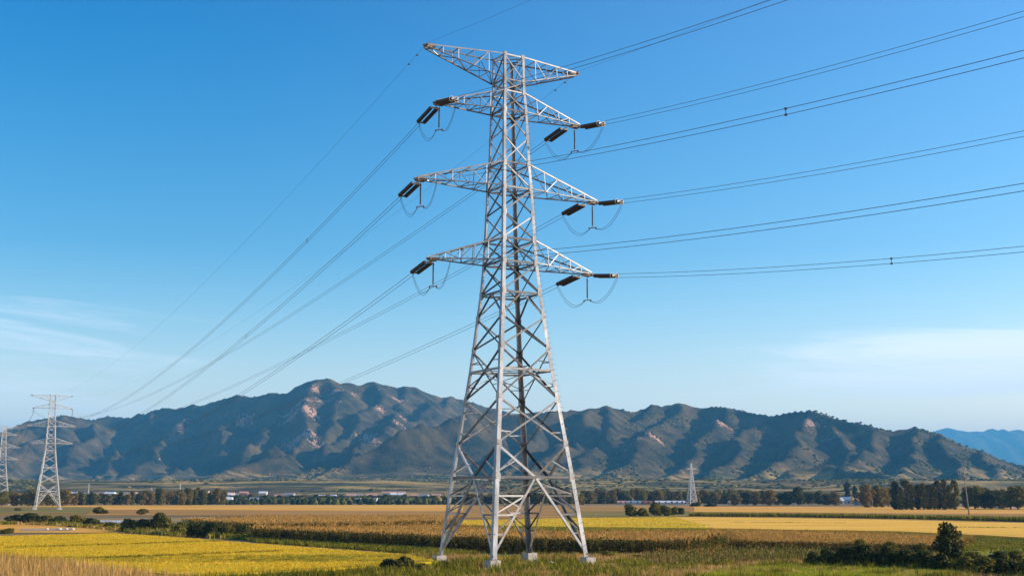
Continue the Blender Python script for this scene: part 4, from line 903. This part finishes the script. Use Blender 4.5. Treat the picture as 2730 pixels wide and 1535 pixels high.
XA2 = np.array([cos(R2 - R(2.5)), sin(R2 - R(2.5)), 0])
SL = {(-1, 2): (16, 2), (-1, 1): (15, 2), (-1, 0): (14, 2), (1, 2): (7.5, -1), (1, 1): (6, -1), (1, 0): (7.5, -1)}
def conductor(path, label, group, cat='power line', r=.036, spac=(), sep=.42, mt='wire'):
    root = empty('conductor_bundle', path[0], label=label, cat=cat, group=group); o = path[0]
    P_ = [q - o for q in path]
    for s in (-1, 1):
        mb = MB(); mb.tube([q + np.array((0, 0, s * sep / 2)) for q in P_], r, 5); mb.build('wire', M[mt], root, sm=True)
    for t in spac:
        k = int(np.argmin([abs(px_of(q) - t) for q in path[:45]])); c = P_[k]; sp = MB()
        sp.bar(c + (0, 0, -sep / 2 - .05), c + (0, 0, sep / 2 + .05), .035)
        for s in (-1, 1): sp.box(c + (0, 0, s * sep / 2 - .07), (.17, .12, .13))
        sp.build('spacer', M['porcelain'], root)
for i in range(3):
    for s in (-1, 1):
        sd_ = 'left' if s < 0 else 'right'; tp = tipw(s, i); an = arm_names[i]
        tz = AR[i][4]; far = T2C + np.array([0, 0, tz - 3 + SL[(s, i)][1]]) + s * (AR[i][2] if s < 0 else AR[i][3]) * XA2
        dl = unit(far - tp); Sg = SL[(s, i)][0]
        dL = np.array([dl[0], dl[1], dl[2] - 4 * Sg / np.linalg.norm(far - tp)])
        a0 = tp - np.array((0, 0, .12)) - (XA * s * (.25 if s < 0 else 1.35))
        eL, up = tension_set(a0, dL, 'brown double insulator pointing away left under the %s %s cross arm' % (an, sd_), 'tension insulators of the big tower', L=3.9, lead=.9)
        j0, j1 = jump_string(tp - XA * s * .45, 'thin vertical insulator hanging from the %s %s cross arm tip' % (an, sd_), 'hanging insulators of the big tower')
        pth = sag_pts(eL, far, Sg, 60)
        conductor(pth, 'wire pair from the %s %s cross arm down to the distant left tower' % (an, sd_), 'wire pairs to the distant tower', r=.023, spac={(-1, 2): (839,), (1, 2): (426,), (-1, 1): (640,), (-1, 0): (557,)}.get((s, i), ()))
        # right-going side
        m = MR[(s, i)]; dR = unit((RD[0], RD[1], -m)); st0 = tp - np.array((0, 0, .12)) + XA * s * .1
        full = s > 0 or i == 2
        if full:
            eR, _ = tension_set(st0, dR, 'dark double insulator with white rings reaching right from the %s %s cross arm' % (an, sd_), 'tension insulators of the big tower', ring=True, L=3.5, lead=.9)
            s0 = 5.0
        else:
            s0 = 10.3; eR = tp + RD * 4.6 + np.array((0, 0, -m * 4.6 - .1))
        pr = [st0 + RD * q_ + np.array((0, 0, -m * q_ + QR * q_ * q_)) for q_ in np.linspace(s0, 185, 50)]
        conductor(pr, 'wire pair climbing to the right picture edge from the %s %s cross arm' % (an, sd_), 'wire pairs to the right', r=.021, spac=SPX.get((s, i), ()))
        jm = MB()
        for k in (0, 1):
            dv = np.array((0, 0, .2 * (1 - 2 * k)))
            jm.tube(sag_pts(eL + dv * .9, j0, 1.25 + .12 * k, 18), .02, 5); jm.tube(sag_pts(j1, eR + dv * .9, 1.0 + .12 * k, 18), .02, 5)
        jm.build('jumper_cable', M['wire'], label='slack jumper cable loop hanging beneath the %s %s cross arm' % (an, sd_), cat='cable', group='jumper cable loops', sm=True)
# earth wires
for s, m in ((-1, .14), (1, .10)):
    tp = tipw(s, 3); sd_ = 'left' if s < 0 else 'right'
    fe = T2C + np.array([0, 0, 54.4]) + s * (9.95 if s < 0 else 8.75) * XA2
    mb = MB(); pp = sag_pts(tp + (0, 0, .1), fe, 12 if s < 0 else 9.5, 60); o0 = tp
    mb.tube([q - o0 for q in pp], .011, 5)
    for t in (1, 2): c = pp[0] + (pp[1] - pp[0]) * .28 * t - o0; mb.box(c - (0, 0, .2), (.3, .1, .12))
    ob = mb.build('ground_wire', M['gwire'], sm=True, label='faint single earth wire from the top %s arm to the distant left tower' % sd_, cat='earth wire', group='earth wires'); ob.location = o0
    mb = MB(); pp = [tp + np.array((0, 0, .25)) + RD * q_ + np.array((0, 0, -m * q_ + QR * q_ * q_)) for q_ in np.linspace(0, 185, 50)]
    mb.tube([q - o0 for q in pp], .011, 5)
    ob = mb.build('ground_wire', M['gwire'], sm=True, label='faint single earth wire rising right from the top %s arm' % sd_, cat='earth wire', group='earth wires'); ob.location = o0
# line from tower two to tower three, and hanging strings on tower two
for i in range(3):
    for s in (-1, 1):
        sd_ = 'left' if s < 0 else 'right'
        tp = T2C + np.array([0, 0, AR[i][4] - .2]) + s * (AR[i][2] if s < 0 else AR[i][3]) * XA2
        root = empty('insulator_string', tp, label='tiny hanging insulator under the %s %s arm of the distant left tower' % (arm_names[i], sd_), cat='insulator', group='insulators of the distant tower')
        mb = MB(); sheds(mb, np.array((0, 0, -.2)), np.array((0, 0, -2.8)), .16, .3); mb.build('insulator', M['porcelain'], root)
        a = tp - (0, 0, 2.9); c = a + (T3C - T2C) + (0, 0, 0)
        conductor(sag_pts(a, c, 9, 24), 'wire pair from %s %s arm of the distant tower to the faintest tower' % (arm_names[i], sd_), 'wire pairs between the far towers', r=.04)

# ------------------------------------------------------------------ utility pole
M['pole'] = noisy('concrete_pole', [(.3, (.18, .16, .14)), (.7, (.36, .33, .29))], 1.5)
p = G(2584, 1373); up_ = empty('utility_pole', p, R(8), label='tall leaning utility pole standing before the poplars at right', cat='utility pole')
mb = MB(); mb.tube([(0, 0, -.5), (-.6, 0, 8.5), (-1.15, 0, 17.3)], .2, 10, rr=[.24, .19, .12]); mb.build('pole', M['pole'], up_, sm=True)
mb = MB(); mb.bar((-3.2, 0, 14.2), (.2, 0, 14.6), .16); mb.bar((-1.7, 0, 15.9), (-.2, 0, 15.95), .13); mb.bar((-2.6, 0, 14.2), (-1.0, 0, 13.2), .09); mb.build('crossarm', M['steel_old'], up_)
for x, z in ((-3.1, 14.3), (-2.3, 14.4), (.1, 14.7), (-1.6, 16.0), (-.3, 16.0)):
    mb = MB(); sheds(mb, np.array((x, 0, z)), np.array((x, 0, z + .5)), .12, .15); mb.build('insulator', M['white'], up_, sm=True)
mb = MB(); mb.box((-.75, -.1, 12.6), (.5, .5, .9)); mb.build('fuse_box', M['steel_old'], up_)

# ------------------------------------------------------------------ buildings
wallm = {'white': noisy('white_render', [(.3, (.36, .34, .32)), (.7, (.56, .54, .52))], .2), 'cream': noisy('cream_render', [(.3, (.42, .34, .26)), (.7, (.62, .52, .42))], .2), 'brick': noisy('brick_wall', [(.3, (.26, .14, .09)), (.7, (.42, .25, .17))], .3), 'grey': noisy('grey_wall', [(.3, (.26, .27, .28)), (.7, (.42, .43, .45))], .2)}
roofm = {'grey': noisy('grey_roof', [(.3, (.2, .2, .21)), (.7, (.34, .34, .36))], .5), 'red': noisy('red_roof', [(.3, (.26, .09, .07)), (.7, (.38, .15, .11))], .5), 'blue': noisy('blue_roof', [(.3, (.16, .24, .36)), (.7, (.25, .34, .46))], .5), 'white': M['white'], 'brown': noisy('brown_roof', [(.3, (.22, .13, .09)), (.7, (.34, .21, .15))], .5), 'pink': noisy('pink_roof', [(.3, (.50, .24, .18)), (.7, (.62, .34, .27))], .5)}
M['pane'] = mat('window_glass', (.03, .04, .05), .15, 0, .6)
def house(px, base, wpx, h, wall, roof, label, group, dpt=9.0, gable=True, depth=None, rz=None):
    p = G(px, base) if depth is None else np.array([(px - CX) / F * depth * 1.015, depth, 0.]); ppm = F / p[1]; W = wpx / ppm
    rz = rng.uniform(-.25, .25) if rz is None else rz
    root = empty('farm_building', p, rz, label=label, cat='building', group=group); y2 = dpt / 2
    mb = MB(); mb.box((0, 0, -.2), (W, dpt, h + .2)); mb.build('wall', wallm[wall], root)
    mb = MB(); e = .5
    if gable:
        r_ = dpt * .22; mb.add([(-W / 2 - e, -y2 - e, h), (W / 2 + e, -y2 - e, h), (W / 2 + e, y2 + e, h), (-W / 2 - e, y2 + e, h), (-W / 2 - e, 0, h + r_), (W / 2 + e, 0, h + r_)], [(0, 1, 5, 4), (2, 3, 4, 5), (0, 4, 3), (1, 2, 5), (3, 2, 1, 0)])
    else: mb.box((0, 0, h), (W + .6, dpt + .6, .5))
    mb.build('roof', roofm[roof], root)
    nst = max(1, int(h / 3.2)); nw = max(1, min(8, int(W / 3.5)))
    for f in range(nst):
        for k in range(nw):
            wn = MB(); x = -W / 2 + W * (k + .5) / nw; z = .9 + f * (h / nst)
            wn.box((x, -y2 - .03, z), (1.5, .10, 1.4)); wn.build('window', M['pane'], root)
    return root
def ho(*a, **k): return house(*a, **k)
ho(954, 1340.5, 12, 3.8, 'white', 'white', 'left white block standing on the far field edge left of big tower', 'white blocks on the far field edge', gable=False, rz=0)
ho(994, 1341.5, 22, 3.9, 'white', 'white', 'wider right white block with windows on the far field edge', 'white blocks on the far field edge', gable=False, rz=0)
ho(2222, 1345, 46, 3.0, 'white', 'white', 'long low white shed left of the red roofed sheds', 'roadside sheds right')
ho(2255, 1343, 26, 3.6, 'grey', 'blue', 'low shed with blue roof behind the long white shed', 'roadside sheds right')
ho(2303, 1346, 40, 2.8, 'grey', 'red', 'low shed with red roof left of the poplar group', 'roadside sheds right')
ho(2350, 1345, 56, 3.4, 'brick', 'red', 'longest red roofed shed touching the poplar group', 'roadside sheds right')
ho(2685, 1355, 44, 2.8, 'white', 'white', 'white shed beneath the trees at the right edge', 'roadside sheds right')
for px, wp_, wl, rf, lab in [(1660, 26, 'white', 'pink', 'first tiny shed by the blue pole'), (1690, 34, 'grey', 'blue', 'tiny blue roofed shed second from the blue pole'), (1722, 30, 'brick', 'red', 'tiny red roofed shed third from the blue pole'), (1765, 34, 'white', 'white', 'tiny white shed above the bush clump'), (1805, 40, 'white', 'white', 'tiny long white shed left of the small pylon'), (1955, 26, 'cream', 'brown', 'tiny cream hut right of the small pylon bushes'), (1985, 22, 'cream', 'pink', 'tiny pinkish hut right of the cream hut'), (2105, 22, 'white', 'blue', 'tiny white shed with blue roof between round trees')]:
    ho(px, 1344, wp_, 1.5, wl, rf, lab, 'tiny sheds along the far right field edge', dpt=6.)
ho(612, 1342, 12, 3.5, 'white', 'white', 'white hut right at the end of the left shelter belt', 'white huts by the belt'); ho(677, 1341, 20, 3, 'white', 'blue', 'low white shed right of the left shelter belt', 'white huts by the belt')
# town below the mountains
tp_pos = [(x, 1) for x in np.linspace(185, 720, 34)] + [(x, 2) for x in np.linspace(760, 1200, 16)] + [(x, 3) for x in np.linspace(20, 95, 4)]
for k, (x, g) in enumerate(tp_pos):
    wl = ['white', 'cream', 'brick', 'white'][k % 4]; rf = ['pink', 'brown', 'white', 'white', 'pink', 'grey'][k % 6]; x = x + rng.normal(0, 4)
    dd = rng.uniform(1250, 1650); hh = rng.uniform(6.5, 9.5) if g != 2 else rng.uniform(5, 7.5)
    ho(x, 0, rng.uniform(12, 26), hh, wl, rf, {1: 'small pale building of the town beneath the big blue mountain', 2: 'small roof in the village just left of the big tower', 3: 'small pale building at the far left under the faintest tower'}[g], {1: 'town beneath the mountain', 2: 'village left of the big tower', 3: 'far left buildings'}[g], depth=dd)
# factory halls with long pale roofs
ho(545, 0, 72, 11, 'cream', 'pink', 'long pale factory hall above the end of left shelter belt', 'factory halls', depth=1500, gable=False, rz=0); ho(1058, 0, 60, 9, 'white', 'pink', 'long pink roofed hall left of the big tower', 'factory halls', depth=1400, rz=0)
# tall thin town structures
for px, by, ty, lab in [(268, 1325, 1289, 'thin mast above the town left of centre'), (431, 1325, 1300, 'white thin chimney above the shelter belt'), (505, 1325, 1290, 'dark thin mast right of the white chimney')]:
    d = 1300.; x = (px - CX) / F * d * 1.015; h = HC + (1318 - ty) / F * d
    mb = MB(); mb.tube([(0, 0, 0), (0, 0, h)], .6, 8, rr=[.8, .35]); mb.box((0, 0, h - 3), (2.2, 2.2, .6)); o = mb.build('mast', M['fitting'], label=lab, cat='mast'); o.location = (x, d, 0)

# ------------------------------------------------------------------ small things
p = G(306, 1393); mb = MB(); n = 12; W = 5.0
mb2 = [(x, .55 * math.sin(a) * .0 + cos(a) * .9, max(0, sin(a)) * .62) for x in (-W / 2, W / 2) for a in np.linspace(0, pi, n)]
root = empty('plastic_tunnel', p, label='low white plastic tunnel lying behind the left hedge', cat='greenhouse')
m1 = MB(); m1.add(mb2, [(i, i + 1, n + i + 1, n + i) for i in range(n - 1)] + [tuple(range(n)), tuple(range(n, 2 * n))[::-1]]); m1.build('cover', M['white'], root)
m1 = MB()
for x in np.linspace(-W / 2, W / 2, 6): m1.tube([(x, cos(a) * .93, max(0, sin(a)) * .66) for a in np.linspace(0, pi, n)], .02, 5)
m1.build('hoops', M['fitting'], root); root.scale = (1.4, 1, 1)
M['sack'] = noisy('white_sack', [(.3, (.5, .47, .44)), (.7, (.75, .73, .7))], 2)
def lump(name, px, py, size, m, label, cat, group=None, z=0.1):
    mb = MB(); n = 8; V = []; rings = [(0, .85), (.35, 1.0), (.75, .8), (1.0, .35)]
    for zz_, r in rings:
        for i in range(n): a = 2 * pi * i / n; q_ = r * rng.uniform(.85, 1.15); V.append((cos(a) * q_ * size[0] / 2, sin(a) * q_ * size[1] / 2, zz_ * size[2]))
    fs = [(j * n + i, j * n + (i + 1) % n, (j + 1) * n + (i + 1) % n, (j + 1) * n + i) for j in range(3) for i in range(n)] + [tuple(range(n))[::-1], tuple(range(3 * n, 4 * n))]
    mb.add(V, fs); o = mb.build(name, m, label=label, cat=cat, group=group, sm=True); q = G(px, py); o.location = (q[0], q[1], z); return o
for px, w_, l_ in ((126, .6, 'leftmost white sack lying on the pale soil'), (157, 1.3, 'biggest white sack lying on the pale soil'), (177, .8, 'third white sack on the pale soil'), (193, .9, 'rightmost white sack on the pale soil')):
    lump('sack', px, 1413, (w_, .6, .32), M['sack'], l_, 'sack', 'white sacks', .16)
lump('stone', 1421, 1494, (.55, .5, .75), M['sack'], 'white upright stone between the tower back and right feet', 'stone', z=0); lump('stone', 1468, 1506, (.7, .5, .45), M['sack'], 'low white stone in the grass right of centre', 'stone', z=0)
lump('stone', 1227, 1473, (.5, .4, .5), M['sack'], 'tiny white stone near the maize edge left of front leg', 'stone', z=0); lump('stone', 2645, 1500, (.6, .3, .12), M['sack'], 'white plastic scrap among the right corner bushes', 'litter', z=.9)
def post(px, py, h, r, m, label):
    q = G(px, py); mb = MB(); mb.tube([(0, 0, -.1), (0, 0, h * .5), (0, 0, h)], r, 8, rr=[r * 1.1, r, r * .9]); mb.tube([(0, 0, h), (0, 0, h + r)], r, 8, rr=[r * 1.25, r * .7]); o = mb.build('marker_post', m, label=label, cat='post'); o.location = q
post(1588, 1381, 2.1, .13, M['bark_pale'], 'pale wooden post on the field edge right of the big tower')
post(743, 1339, 3.2, .3, M['white'], 'left of two tiny white posts by the far belt'); post(759, 1339, 3.0, .35, M['white'], 'right of two tiny white posts by the far belt')
post(1651, 1342, 5.2, .28, mat('blue_paint', (.12, .30, .62), .5), 'thin bright blue pole at the far field edge')

# ------------------------------------------------------------------ haze
hz = bpy.data.materials.new('haze'); hz.use_nodes = True; t = hz.node_tree; t.nodes.clear()
pv = N(t, 'ShaderNodeVolumePrincipled'); out = N(t, 'ShaderNodeOutputMaterial'); t.links.new(pv.outputs[0], out.inputs['Volume'])
pv.inputs['Color'].default_value = (.13, .53, 1.0, 1); pv.inputs['Density'].default_value = 8.0e-5; pv.inputs['Anisotropy'].default_value = 0.0
b = MB(); b.add([(x, y, z) for z in (-5, 1150) for x, y in ((-16000, -350), (16000, -350), (16000, 21500), (-16000, 21500))], [(3, 2, 1, 0), (4, 5, 6, 7), (0, 1, 5, 4), (1, 2, 6, 5), (2, 3, 7, 6), (3, 0, 4, 7)])
b.build('haze', hz, kind='stuff', label='thin blue air haze over the whole plain', cat='haze')
print('objects', len(bpy.data.objects), 'tris', sum(len(m.polygons) for m in bpy.data.meshes))
